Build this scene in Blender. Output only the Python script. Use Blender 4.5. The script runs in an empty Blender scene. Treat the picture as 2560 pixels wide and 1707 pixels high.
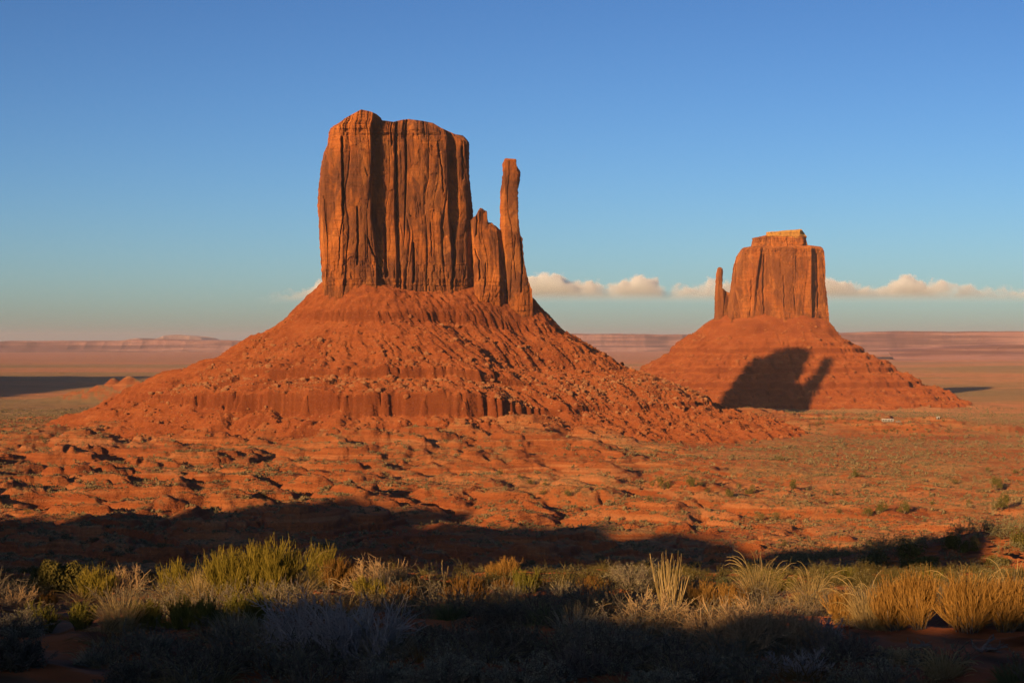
import bpy, math, random
import numpy as np
from mathutils import Vector

# ------------------------------------------------------------------ camera, sky, sun, exposure
S = bpy.context.scene
COL = S.collection
F = 64.0 / 36.0 * 2560.0            # focal length in photo pixels
CU, CV = 1280.0, 853.5
cam_d = bpy.data.cameras.new("camera")
cam_d.lens = 64.0
cam_d.sensor_width = 36.0
cam_d.clip_start = 0.1
cam_d.clip_end = 400000.0
cam = bpy.data.objects.new("camera", cam_d)
cam.location = (0, 0, 0)
cam.rotation_euler = (math.radians(90), 0, 0)
COL.objects.link(cam)
S.camera = cam

SUN_AZ = math.radians(24.8)          # light travels towards +Y, turned to the right
SUN_EL = math.radians(9.7)
sun_d = bpy.data.lights.new("sun", 'SUN')
sun_d.energy = 5.0
sun_d.angle = math.radians(0.5)
sun_d.color = (1.0, 0.62, 0.28)
sun = bpy.data.objects.new("sun", sun_d)
SDIR = Vector((math.sin(SUN_AZ) * math.cos(SUN_EL), math.cos(SUN_AZ) * math.cos(SUN_EL), -math.sin(SUN_EL)))
sun.rotation_euler = SDIR.to_track_quat('-Z', 'Y').to_euler()
sun.location = (-300, -800, 400)
COL.objects.link(sun)

W = bpy.data.worlds.new("World")
S.world = W
W.use_nodes = True
nt = W.node_tree
nt.nodes.clear()
sky = nt.nodes.new('ShaderNodeTexSky')
sky.sky_type = 'NISHITA'
sky.sun_disc = False
sky.sun_elevation = SUN_EL
sky.sun_rotation = math.pi + SUN_AZ
sky.altitude = 0
sky.air_density = 0.7
sky.dust_density = 0.5
sky.ozone_density = 3.0
gm = nt.nodes.new('ShaderNodeGamma')
gm.inputs['Gamma'].default_value = 1.5
tint = nt.nodes.new('ShaderNodeMix')
tint.data_type = 'RGBA'
tint.blend_type = 'MULTIPLY'
tint.inputs[0].default_value = 1.0
tint.inputs[7].default_value = (0.85, 0.785, 0.755, 1)
bg = nt.nodes.new('ShaderNodeBackground')
bg.inputs['Strength'].default_value = 0.056
wo = nt.nodes.new('ShaderNodeOutputWorld')
nt.links.new(sky.outputs[0], gm.inputs[0])
nt.links.new(gm.outputs[0], tint.inputs[6])
nt.links.new(tint.outputs[2], bg.inputs[0])
nt.links.new(bg.outputs[0], wo.inputs[0])

S.view_settings.view_transform = 'Standard'
S.view_settings.look = 'None'
S.view_settings.exposure = 0.1
S.view_settings.gamma = 1.0
S.view_settings.use_curve_mapping = False
S.render.engine = 'CYCLES'
S.cycles.max_bounces = 11
S.cycles.diffuse_bounces = 2
S.cycles.glossy_bounces = 1
S.cycles.transmission_bounces = 2
S.cycles.transparent_max_bounces = 8
S.cycles.volume_bounces = 10
S.cycles.volume_step_rate = 0.12
S.cycles.volume_max_steps = 512
S.cycles.use_denoising = True
S.cycles.denoising_prefilter = 'FAST'
S.cycles.use_adaptive_sampling = False

# ------------------------------------------------------------------ numeric helpers
_r = np.random.RandomState(11)
_P = np.concatenate([_r.permutation(256)] * 3).astype(np.int32)
_A = _r.rand(256) * 2 * np.pi
_GX, _GY = np.cos(_A), np.sin(_A)


def perlin(x, y, seed=0):
    x = np.asarray(x, dtype=np.float64) + seed * 17.31
    y = np.asarray(y, dtype=np.float64) + seed * 9.77
    xf, yf = np.floor(x), np.floor(y)
    xi, yi = xf.astype(np.int64) & 255, yf.astype(np.int64) & 255
    fx, fy = x - xf, y - yf
    ux, uy = fx * fx * fx * (fx * (fx * 6 - 15) + 10), fy * fy * fy * (fy * (fy * 6 - 15) + 10)

    def g(ix, iy, dx, dy):
        h = _P[_P[ix & 255] + (iy & 255)]
        return _GX[h] * dx + _GY[h] * dy
    a = g(xi, yi, fx, fy)
    b = g(xi + 1, yi, fx - 1, fy)
    c = g(xi, yi + 1, fx, fy - 1)
    d = g(xi + 1, yi + 1, fx - 1, fy - 1)
    ab = a + ux * (b - a)
    cd = c + ux * (d - c)
    return (ab + uy * (cd - ab)) * 1.5


def fbm(x, y, octaves=4, seed=0, gain=0.5):
    s, a = 0.0, 1.0
    for o in range(octaves):
        s = s + a * perlin(x, y, seed + o * 3)
        x, y = np.asarray(x) * 2.03, np.asarray(y) * 2.03
        a *= gain
    return s


def ridged(x, y, octaves=3, seed=0, gain=0.5):
    s, a, n = 0.0, 1.0, 0.0
    for o in range(octaves):
        s = s + a * (1 - 2 * np.abs(perlin(x, y, seed + o * 5)))
        n += a
        x, y = np.asarray(x) * 2.1, np.asarray(y) * 2.1
        a *= gain
    return s / n


def hash1(i, seed=0):
    i = np.asarray(i).astype(np.int64)
    return _P[(_P[(i + seed * 31) & 255] + (i >> 8) * 7 + seed) & 255] / 255.0


def hash2(i, j, seed=0):
    i = np.asarray(i).astype(np.int64)
    j = np.asarray(j).astype(np.int64)
    return _P[(_P[(i + seed * 31) & 255] + (j * 13 + seed * 5)) & 255] / 255.0


def sst(a, b, x):
    t = np.clip((np.asarray(x) - a) / (b - a), 0, 1)
    return t * t * (3 - 2 * t)


# ------------------------------------------------------------------ mesh helpers
def mesh_obj(name, verts, faces, mat, parent=None, smooth=False):
    """faces: int array (n,3) or (n,4), or a list of such arrays"""
    me = bpy.data.meshes.new(name)
    verts = np.ascontiguousarray(verts, dtype=np.float32)
    if not isinstance(faces, list):
        faces = [faces]
    faces = [np.asarray(f, dtype=np.int32) for f in faces if len(f)]
    loops = np.concatenate([f.ravel() for f in faces])
    tot = np.concatenate([np.full(len(f), f.shape[1], dtype=np.int32) for f in faces])
    start = np.concatenate([[0], np.cumsum(tot)[:-1]]).astype(np.int32)
    me.vertices.add(len(verts))
    me.vertices.foreach_set('co', verts.ravel())
    me.loops.add(len(loops))
    me.loops.foreach_set('vertex_index', loops)
    me.polygons.add(len(tot))
    me.polygons.foreach_set('loop_start', start)
    me.polygons.foreach_set('loop_total', tot)
    if smooth:
        me.polygons.foreach_set('use_smooth', np.ones(len(tot), dtype=bool))
    me.update(calc_edges=True)
    me.materials.append(mat)
    o = bpy.data.objects.new(name, me)
    COL.objects.link(o)
    if parent is not None:
        o.parent = parent
    return o


def grid_faces(nr, nc, closed=False):
    r = np.arange(nr - 1)[:, None]
    c = np.arange(nc if closed else nc - 1)[None, :]
    c2 = (c + 1) % nc
    a = r * nc + c
    b = r * nc + c2
    d = (r + 1) * nc + c
    e = (r + 1) * nc + c2
    return np.stack([a, b, e, d], -1).reshape(-1, 4)


def thing(name, label, cat, loc=(0, 0, 0), group=None):
    o = bpy.data.objects.new(name, None)
    o.empty_display_size = 0.2
    o.location = loc
    COL.objects.link(o)
    o['label'] = label
    o['category'] = cat
    if group:
        o['group'] = group
    return o


def tag(o, label, cat, group=None, kind=None):
    if label:
        o['label'] = label
    if cat:
        o['category'] = cat
    if group:
        o['group'] = group
    if kind:
        o['kind'] = kind
    return o


# ------------------------------------------------------------------ material helpers
class NB:
    def __init__(self, name, rough=0.95, spec=0.08):
        self.m = bpy.data.materials.new(name)
        self.m.use_nodes = True
        self.t = self.m.node_tree
        self.b = self.t.nodes['Principled BSDF']
        self.b.inputs['Roughness'].default_value = rough
        self.b.inputs['Specular IOR Level'].default_value = spec
        self.b.inputs['Diffuse Roughness'].default_value = 1.0
        self.tc = self.t.nodes.new('ShaderNodeTexCoord')

    def link(self, a, b):
        self.t.links.new(a, b)

    def coord(self, scale=(1, 1, 1), out='Object'):
        mp = self.t.nodes.new('ShaderNodeMapping')
        mp.inputs['Scale'].default_value = scale
        self.link(self.tc.outputs[out], mp.inputs['Vector'])
        return mp.outputs[0]

    def noise(self, scale, detail=4, rough=0.55, stretch=(1, 1, 1), dist=0.0):
        n = self.t.nodes.new('ShaderNodeTexNoise')
        n.inputs['Scale'].default_value = scale
        n.inputs['Detail'].default_value = detail
        n.inputs['Roughness'].default_value = rough
        n.inputs['Distortion'].default_value = dist
        self.link(self.coord(stretch), n.inputs['Vector'])
        return n.outputs['Fac']

    def voronoi(self, scale, stretch=(1, 1, 1), out='Distance'):
        n = self.t.nodes.new('ShaderNodeTexVoronoi')
        n.inputs['Scale'].default_value = scale
        self.link(self.coord(stretch), n.inputs['Vector'])
        return n.outputs[out]

    def ramp(self, fac, stops):
        r = self.t.nodes.new('ShaderNodeValToRGB')
        e = r.color_ramp.elements
        while len(e) < len(stops):
            e.new(0.5)
        for el, (p, c) in zip(e, stops):
            el.position = p
            el.color = (c, c, c, 1) if not isinstance(c, tuple) else (*c, 1)
        self.link(fac, r.inputs[0])
        return r.outputs[0]

    def mix(self, fac, a, b, mode='MIX'):
        n = self.t.nodes.new('ShaderNodeMix')
        n.data_type = 'RGBA'
        n.blend_type = mode
        for sock, v in ((n.inputs['Factor'], fac), (n.inputs['A'], a), (n.inputs['B'], b)):
            if sock.name == 'Factor':
                sock = n.inputs[0]
            elif sock.name == 'A':
                sock = n.inputs[6]
            else:
                sock = n.inputs[7]
            if isinstance(v, (int, float)):
                sock.default_value = v
            elif isinstance(v, tuple):
                sock.default_value = (*v, 1)
            else:
                self.link(v, sock)
        return n.outputs[2]

    def math(self, op, a, b=0.0, clamp=False):
        n = self.t.nodes.new('ShaderNodeMath')
        n.operation = op
        n.use_clamp = clamp
        for k, v in enumerate((a, b)):
            if isinstance(v, (int, float)):
                n.inputs[k].default_value = v
            else:
                self.link(v, n.inputs[k])
        return n.outputs[0]

    def sep(self, v):
        n = self.t.nodes.new('ShaderNodeSeparateXYZ')
        self.link(v, n.inputs[0])
        return n.outputs

    def normal(self):
        g = self.t.nodes.new('ShaderNodeNewGeometry')
        return g

    def maprange(self, v, a, b, c=0.0, d=1.0):
        n = self.t.nodes.new('ShaderNodeMapRange')
        n.inputs[1].default_value = a
        n.inputs[2].default_value = b
        n.inputs[3].default_value = c
        n.inputs[4].default_value = d
        self.link(v, n.inputs[0])
        return n.outputs[0]

    def bump(self, h, strength=0.5, dist=0.3):
        n = self.t.nodes.new('ShaderNodeBump')
        n.inputs['Strength'].default_value = strength
        n.inputs['Distance'].default_value = dist
        self.link(h, n.inputs['Height'])
        self.link(n.outputs[0], self.b.inputs['Normal'])

    def grain(self, scale, k):
        """rough grain: facets tilted at random, as on rubble and coarse sand"""
        n = self.t.nodes.new('ShaderNodeTexNoise')
        n.inputs['Scale'].default_value = scale
        n.inputs['Detail'].default_value = 3
        self.link(self.coord(), n.inputs['Vector'])
        vs = self.t.nodes.new('ShaderNodeVectorMath')
        vs.operation = 'SUBTRACT'
        self.link(n.outputs['Color'], vs.inputs[0])
        vs.inputs[1].default_value = (0.5, 0.5, 0.5)
        vm = self.t.nodes.new('ShaderNodeVectorMath')
        vm.operation = 'SCALE'
        self.link(vs.outputs[0], vm.inputs[0])
        vm.inputs['Scale'].default_value = k
        g = self.normal()
        va = self.t.nodes.new('ShaderNodeVectorMath')
        va.operation = 'ADD'
        self.link(g.outputs['Normal'], va.inputs[0])
        self.link(vm.outputs[0], va.inputs[1])
        vn = self.t.nodes.new('ShaderNodeVectorMath')
        vn.operation = 'NORMALIZE'
        self.link(va.outputs[0], vn.inputs[0])
        self.link(vn.outputs[0], self.b.inputs['Normal'])

    def color(self, c):
        if isinstance(c, tuple):
            self.b.inputs['Base Color'].default_value = (*c, 1)
        else:
            self.link(c, self.b.inputs['Base Color'])
        return self.m


def mat_cliff(name, varnish=1.0):
    n = NB(name)
    base = n.ramp(n.noise(0.03, 4, 0.55, (1, 1, 0.6)), [(0.3, (0.34, 0.10, 0.026)), (0.55, (0.45, 0.145, 0.034)), (0.75, (0.54, 0.205, 0.055))])
    streak = n.noise(0.09, 4, 0.6, (1, 1, 0.26), 0.3)
    patch = n.noise(0.024, 5, 0.6, (1, 1, 0.7), 0.5)
    m1 = n.ramp(n.math('ADD', n.math('MULTIPLY', streak, 0.38), n.math('MULTIPLY', patch, 0.75)), [(0.51, 0.0), (0.59, 0.92 * varnish)])
    c = n.mix(m1, base, (0.125, 0.050, 0.027))
    pan = n.sep(n.voronoi(0.085, (1, 1, 0.38), 'Color'))[0]
    c = n.mix(n.maprange(pan, 0.0, 0.5, 0.35, 0.0), c, (0.20, 0.07, 0.028))
    c = n.mix(n.maprange(pan, 0.6, 1.0, 0.0, 0.30), c, (0.56, 0.20, 0.05))
    bed = n.noise(0.55, 3, 0.6, (0.05, 0.05, 1.0))
    c = n.mix(n.ramp(bed, [(0.45, 0.0), (0.60, 0.5)]), c, (0.24, 0.08, 0.03))
    spall = n.noise(0.042, 3, 0.5, (1, 1, 0.55), 0.7)
    c = n.mix(n.ramp(spall, [(0.60, 0.0), (0.63, 0.40)]), c, (0.50, 0.185, 0.05))
    rim = n.noise(0.042, 3, 0.5, (1, 1, 0.55), 0.7)
    c = n.mix(n.ramp(rim, [(0.585, 0.0), (0.598, 0.6), (0.612, 0.0)]), c, (0.20, 0.07, 0.03))
    n.bump(n.noise(0.5, 6, 0.65, (1, 1, 0.6)), 0.6, 1.2)
    return n.color(c)


def mat_talus(name):
    n = NB(name)
    base = n.ramp(n.noise(0.03, 5, 0.6), [(0.3, (0.25, 0.060, 0.017)), (0.55, (0.335, 0.090, 0.025)), (0.75, (0.39, 0.125, 0.040))])
    grit = n.noise(0.6, 5, 0.7)
    c = n.mix(n.ramp(grit, [(0.52, 0.0), (0.68, 0.75)]), base, (0.44, 0.19, 0.085))
    c = n.mix(n.ramp(n.noise(0.9, 3, 0.7), [(0.58, 0.0), (0.72, 0.55)]), c, (0.19, 0.06, 0.024))
    bed = n.noise(0.45, 3, 0.6, (0.03, 0.03, 1.0))
    c = n.mix(n.ramp(bed, [(0.45, 0.0), (0.62, 0.4)]), c, (0.26, 0.07, 0.026))
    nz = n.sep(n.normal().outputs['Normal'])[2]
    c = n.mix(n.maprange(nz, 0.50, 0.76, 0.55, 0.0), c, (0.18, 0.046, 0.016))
    n.grain(1.1, 3.0)
    return n.color(c)


def mat_ground():
    n = NB('desert_ground')
    g = n.normal()
    nz = n.sep(g.outputs['Normal'])[2]
    pos = n.sep(n.tc.outputs['Object'])
    red = n.ramp(n.noise(0.012, 6, 0.6), [(0.3, (0.31, 0.086, 0.026)), (0.55, (0.41, 0.135, 0.042)), (0.75, (0.50, 0.215, 0.082))])
    red = n.mix(n.ramp(n.noise(0.7, 5, 0.7), [(0.45, 0.0), (0.7, 0.5)]), red, (0.29, 0.085, 0.03))
    bed = n.noise(0.6, 3, 0.6, (0.02, 0.02, 1.0))
    red = n.mix(n.ramp(bed, [(0.44, 0.0), (0.58, 0.5)]), red, (0.24, 0.062, 0.021))
    red = n.mix(n.ramp(n.noise(0.31, 2, 0.5, (0.015, 0.015, 1.0)), [(0.56, 0.0), (0.62, 0.45)]), red, (0.52, 0.24, 0.10))
    # dry low scrub and pale sand gather on the flats
    flat = n.maprange(nz, 0.93, 0.995)
    scr = n.math('ADD', n.math('MULTIPLY', n.noise(0.009, 4, 0.6), 0.6), n.math('MULTIPLY', n.noise(0.09, 5, 0.65), 0.5))
    scrm = n.math('MULTIPLY', n.ramp(scr, [(0.50, 0.0), (0.64, 0.85)]), flat, True)
    near = n.maprange(pos[1], 60.0, 260.0)
    scrm = n.math('MULTIPLY', scrm, near)
    sc = n.mix(n.ramp(n.noise(0.35, 4, 0.7), [(0.4, 0.0), (0.62, 1.0)]), (0.44, 0.235, 0.095), (0.22, 0.15, 0.065))
    c = n.mix(scrm, red, sc)
    # plain beyond the buttes: olive and tan belts
    belt = n.noise(0.0009, 5, 0.6, (0.35, 1, 1))
    plain = n.ramp(belt, [(0.3, (0.40, 0.20, 0.085)), (0.43, (0.30, 0.20, 0.095)), (0.53, (0.48, 0.23, 0.10)), (0.66, (0.54, 0.22, 0.105))])
    plain = n.mix(n.ramp(n.noise(0.02, 5, 0.7), [(0.45, 0.0), (0.65, 0.5)]), plain, (0.19, 0.14, 0.065))
    far = n.math('ADD', n.maprange(pos[1], 1750.0, 2600.0), n.maprange(n.noise(0.004, 3), 0.3, 0.7, -0.25, 0.25))
    far = n.math('MULTIPLY', n.math('MAXIMUM', far, 0.0, True), n.maprange(nz, 0.965, 0.996))
    c = n.mix(far, c, plain)
    # far red belt of bare ground
    belt2 = n.math('MULTIPLY', n.maprange(pos[1], 8500.0, 11500.0), 0.75)
    c = n.mix(belt2, c, (0.44, 0.19, 0.12))
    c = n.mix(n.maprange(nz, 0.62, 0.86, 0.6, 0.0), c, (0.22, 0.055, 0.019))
    n.grain(1.7, 4.0)
    return n.color(c)


def mat_simple(name, c1, c2, scale=2.0, rough=0.9, island=True, transl=0.0, spec=0.1):
    n = NB(name, rough, spec)
    f = n.noise(scale, 3, 0.6)
    if island:
        g = n.normal()
        f = n.math('ADD', n.math('MULTIPLY', f, 0.4), n.math('MULTIPLY', g.outputs['Random Per Island'], 0.6))
    c = n.mix(n.ramp(f, [(0.2, 0.0), (0.75, 1.0)]), c1, c2)
    n.color(c)
    if transl:
        tr = n.t.nodes.new('ShaderNodeBsdfTranslucent')
        n.link(c, tr.inputs[0])
        ms = n.t.nodes.new('ShaderNodeMixShader')
        ms.inputs[0].default_value = transl
        n.link(n.b.outputs[0], ms.inputs[1])
        n.link(tr.outputs[0], ms.inputs[2])
        n.link(ms.outputs[0], n.t.nodes['Material Output'].inputs['Surface'])
    return n.m


M_CLIFF = mat_cliff('sandstone_cliff')
M_CLIFF2 = mat_cliff('sandstone_cliff_far', 0.7)
M_TALUS = mat_talus('red_talus')
M_GROUND = mat_ground()
M_BOULDER = mat_simple('boulder_stone', (0.27, 0.080, 0.026), (0.38, 0.145, 0.055), 0.2, 0.95)
M_BOULDER_PALE = mat_simple('boulder_stone_pale', (0.27, 0.10, 0.038), (0.42, 0.20, 0.09), 0.2, 0.95)
M_CAP = mat_simple('pale_cap_stone', (0.40, 0.19, 0.045), (0.54, 0.30, 0.085), 0.15, 0.95, False)

# ------------------------------------------------------------------ terrain
ZD = [-4000, -14, 0, 10, 15, 20, 30, 40, 60, 100, 200, 400, 650, 900, 1250, 1750, 2900, 6000, 10000, 20000, 90000]
ZZ = [-1.5, -1.5, -1.65, -1.9, -2.36, -2.84, -3.87, -5.1, -9, -19, -45, -70, -80, -86, -88, -95, -111, -126, -143, -150, -150]
RD = [-4000, 30, 70, 90, 100, 112, 125, 150, 220, 400, 650, 90000]
RO = [0, 0, 0.0, 5.2, 9.0, 11.5, 12.0, 6.0, 2.0, 0, 0, 0]
WA, WB, WR = (-140.0, 1745.0), (-20.0, 1872.0), 42.0
EA, EB, ER = (402.0, 3105.0), (468.0, 3105.0), 66.0


def capsule(x, y, A, B, r):
    ax, ay = A
    dx, dy = B[0] - ax, B[1] - ay
    t = np.clip(((x - ax) * dx + (y - ay) * dy) / (dx * dx + dy * dy), 0, 1)
    px, py = ax + t * dx, ay + t * dy
    d = np.hypot(x - px, y - py)
    ang = np.arctan2(x - px, -(y - py))
    return d - r, ang + t * 1.2


def terrace(z, step, sharp=0.75):
    k = np.floor(z / step)
    f = z / step - k
    return step * (k + sst(sharp, 1.0, f) * 0.8 + f * 0.2)


MESA_X = [-900, -625, -560, -540, -470, -436, -428, -330, -259, -192, -150, -100, -86]
MESA_Z = [70, 66, 62, 80, 84, 76, 62, 63, 50, 42, 46, 55, 18]


def H(x, y):
    x = np.asarray(x, dtype=np.float64)
    y = np.asarray(y, dtype=np.float64)
    d = y
    z = np.interp(d, ZD, ZZ)
    q = x / np.maximum(d, 1.0)
    z = z + (0.76 * sst(0.07, 0.14, q) + 0.18 * sst(0.14, 0.29, q)) * np.interp(d, RD, RO) * (d > 0)
    # foreground sand
    fg = 1 - sst(40, 90, np.hypot(x, y))
    z = z + fg * (0.10 * fbm(x / 2.3, y / 2.3, 3, 2) + 0.05 * fbm(x / 0.7, y / 0.7, 2, 6))
    # gentle swells everywhere beyond the brink
    sw = sst(60, 250, d)
    z = z + sw * (1.6 * fbm(x / 140, y / 200, 3, 4))
    # butte aprons
    dw, aw = capsule(x, y, WA, WB, WR)
    dw2 = dw + 26 * fbm(x / 130, y / 130, 2, 21)
    ap = np.interp(dw2, [-500, 150, 186, 205, 245, 300, 360, 430, 520, 620],
                   [-62, -63, -66, -70, -74, -78, -82, -85.5, -90, -120])
    east_side = sst(30, 190, x) * sst(1950, 1800, d)
    ap = ap - 15 * east_side
    k = 3.0
    hh = np.clip(0.5 + 0.5 * (ap - z) / k, 0, 1)
    z = z + hh * (ap - z) + k * hh * (1 - hh)
    de, ae = capsule(x, y, EA, EB, ER)
    ap2 = np.interp(de + 14 * fbm(x / 90, y / 90, 2, 31), [-500, 150, 190, 230, 300, 420, 600], [-88, -92, -97, -104, -110, -113, -140])
    hh = np.clip(0.5 + 0.5 * (ap2 - z) / k, 0, 1)
    z = z + hh * (ap2 - z) + k * hh * (1 - hh)
    # badland mounds and washes
    m1 = sst(480, 700, d) * (1 - sst(1350, 2000, d)) * (1 - 0.55 * sst(0.10, 0.20, q))
    apm = sst(560, 420, dw) * sst(165, 215, dw) * (1 - 0.9 * east_side)
    m1 = m1 * (1 - 0.75 * sst(20, 150, x) * sst(1150, 1400, d))
    mm = np.maximum(m1, apm)
    u1 = x * 0.92 + y * 0.25
    v1 = -x * 0.25 + y * 0.97
    b1 = np.abs(perlin(u1 / 62, v1 / 95, 41))
    b2 = np.abs(perlin(u1 / 26 + 0.6 * perlin(x / 60, y / 60, 3), v1 / 44, 43))
    b3 = ridged(u1 / 120, v1 / 170, 2, 44)
    sel = sst(-0.15, 0.25, perlin(x / 150, y / 190, 58))
    crest = 0.55 - np.abs(perlin(u1 / 70 + 0.25 * perlin(x / 35, y / 35, 5), v1 / 100, 59))
    hum = sel * 19.0 * (b1 - 0.28) + (1 - sel) * 15.0 * (crest - 0.27) + 5.5 * (b2 - 0.25) + 4.0 * b3
    hum = hum + 1.2 * fbm(x / 14, y / 19, 3, 46)
    hum = hum - 2.2 * sst(0.80, 0.97, 1 - np.abs(perlin(x / 75 + 0.5 * perlin(x / 28, y / 34, 55), y / 160, 57)))
    hum = hum - 3.0 * apm
    z = z + mm * hum * (0.66 + 0.12 * apm) * (1 + 0.45 * sst(0.0, -0.12, q) * sst(1450, 1200, d)) * (1 - 0.6 * sst(-300, -420, x) * sst(1350, 1550, d))
    zt = terrace(z + 2.5 * fbm(x / 90, y / 70, 3, 48), 4.6, 0.6)
    tm = mm * sst(-0.2, 0.35, perlin(x / 170, y / 200, 49) + 0.15 + 0.5 * apm)
    z = z + tm * 0.6 * (zt - z)
    # shaded ledges near the foot of the near mesa
    lm = sst(560, 640, d) * (1 - sst(830, 900, d))
    z = z + lm * 0.8 * (terrace(z + 2.0 * fbm(x / 70, y / 45, 3, 51), 3.2, 0.65) - z)
    z = z + sst(450, 700, d) * (1 - sst(3000, 5000, d)) * 0.55 * fbm(x / 5.5, y / 7.5, 3, 53)
    # small red hill on the plain left of the large butte
    h1 = np.exp(-(((x + 775) / 95) ** 2 + ((y - 3560) / 130) ** 2))
    h2 = np.exp(-(((x + 700) / 60) ** 2 + ((y - 3480) / 110) ** 2))
    z = z + (36 * h1 + 24 * h2) * (0.75 + 0.5 * np.abs(perlin(x / 38, y / 55, 61)))
    # long low swells on the far plain
    fp = sst(3500, 7000, d)
    z = z + fp * (6.0 * fbm(x / 1500, y / 2600, 3, 63))
    # sand bank added unseen behind the viewpoint, crest shaped to shade the foreground
    p = x * math.cos(SUN_AZ) - y * math.sin(SUN_AZ)
    hb = np.interp(p, [-60, -26, -19.5, -18.0, -17.4, -16.4, -15.2, -14.65, -13.7, -12.9, -10.7, -10.2, -8.6, -8.1, -7.6, -6.1, -5.7, -5, -4, -3.3, -1, 0, 8],
                   [18, 14, 13, 10, 8.5, 7.5, 6.0, 3.2, 2.97, 2.84, 2.58, 2.4, 2.4, 2.6, 3.0, 2.95, 2.5, 2.25, 2.15, 2.36, 2.36, 2.5, 3.0])
    hb = hb + 0.16 * fbm(x / 1.7, y / 6, 3, 71) - 0.12 * np.clip(-12 - y, 0, 12)
    bank = sst(-4, -9.5, y)
    z = z + bank * (hb + 1.5)
    # long mesa rim to the side and behind, which shades the valley floor
    top = np.interp(x, MESA_X, MESA_Z) + 6.5 * fbm(x / 34, 0 * y + 3.3, 4, 73)
    msk = sst(-130, -95, y) * sst(125, 60, y) * sst(-82, -96, x)
    z = np.where(msk > 0, np.maximum(z, z + msk * (top - z)), z)
    # mesa beyond the frame on the left, which shades the plain
    xm = -1640 - 0.075 * (y - 1700)
    m3 = sst(0, -60, x - xm) * sst(1640, 1720, y) * sst(4900, 4780, y) * sst(-3300, -3000, x)
    z = z + m3 * (170 + 4 * fbm(x / 60, y / 60, 2, 75) - z)
    return z


def build_terrain():
    a0 = math.radians(17.6)
    fine = np.linspace(-a0, a0, 1080)
    side = np.linspace(0, 1, 190) ** 1.6 * (math.pi - a0)
    ang = np.concatenate([-(a0 + side[1:-1])[::-1], fine, (a0 + side[1:])])
    rr = [0.6]
    while rr[-1] < 60000:
        r = rr[-1]
        if r < 60:
            f = 0.016
        elif r < 450:
            f = 0.02
        elif r < 1600:
            f = 0.0034
        elif r < 3600:
            f = 0.006
        else:
            f = 0.02
        rr.append(r * (1 + f))
    rr = np.array(rr)
    R, A = np.meshgrid(rr, ang, indexing='ij')
    X, Y = R * np.sin(A), R * np.cos(A)
    Z = H(X, Y)
    V = np.stack([X, Y, Z], -1).reshape(-1, 3)
    o = mesh_obj('ground', V, grid_faces(len(rr), len(ang), True), M_GROUND, smooth=True)
    o['kind'] = 'structure'
    print('terrain', V.shape, flush=True)


build_terrain()


def ray_hit(u, v, dmin=4.0, dmax=6000.0):
    """first ground point on the line of sight of a photo pixel"""
    q, s = (u - CU) / F, (CV - v) / F
    d = np.geomspace(dmin, dmax, 4000)
    below = s * d < H(q * d, d)
    i = int(np.argmax(below)) if below.any() else len(d) - 1
    dd = d[i]
    return float(q * dd), float(dd), float(H(q * dd, dd))


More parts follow.
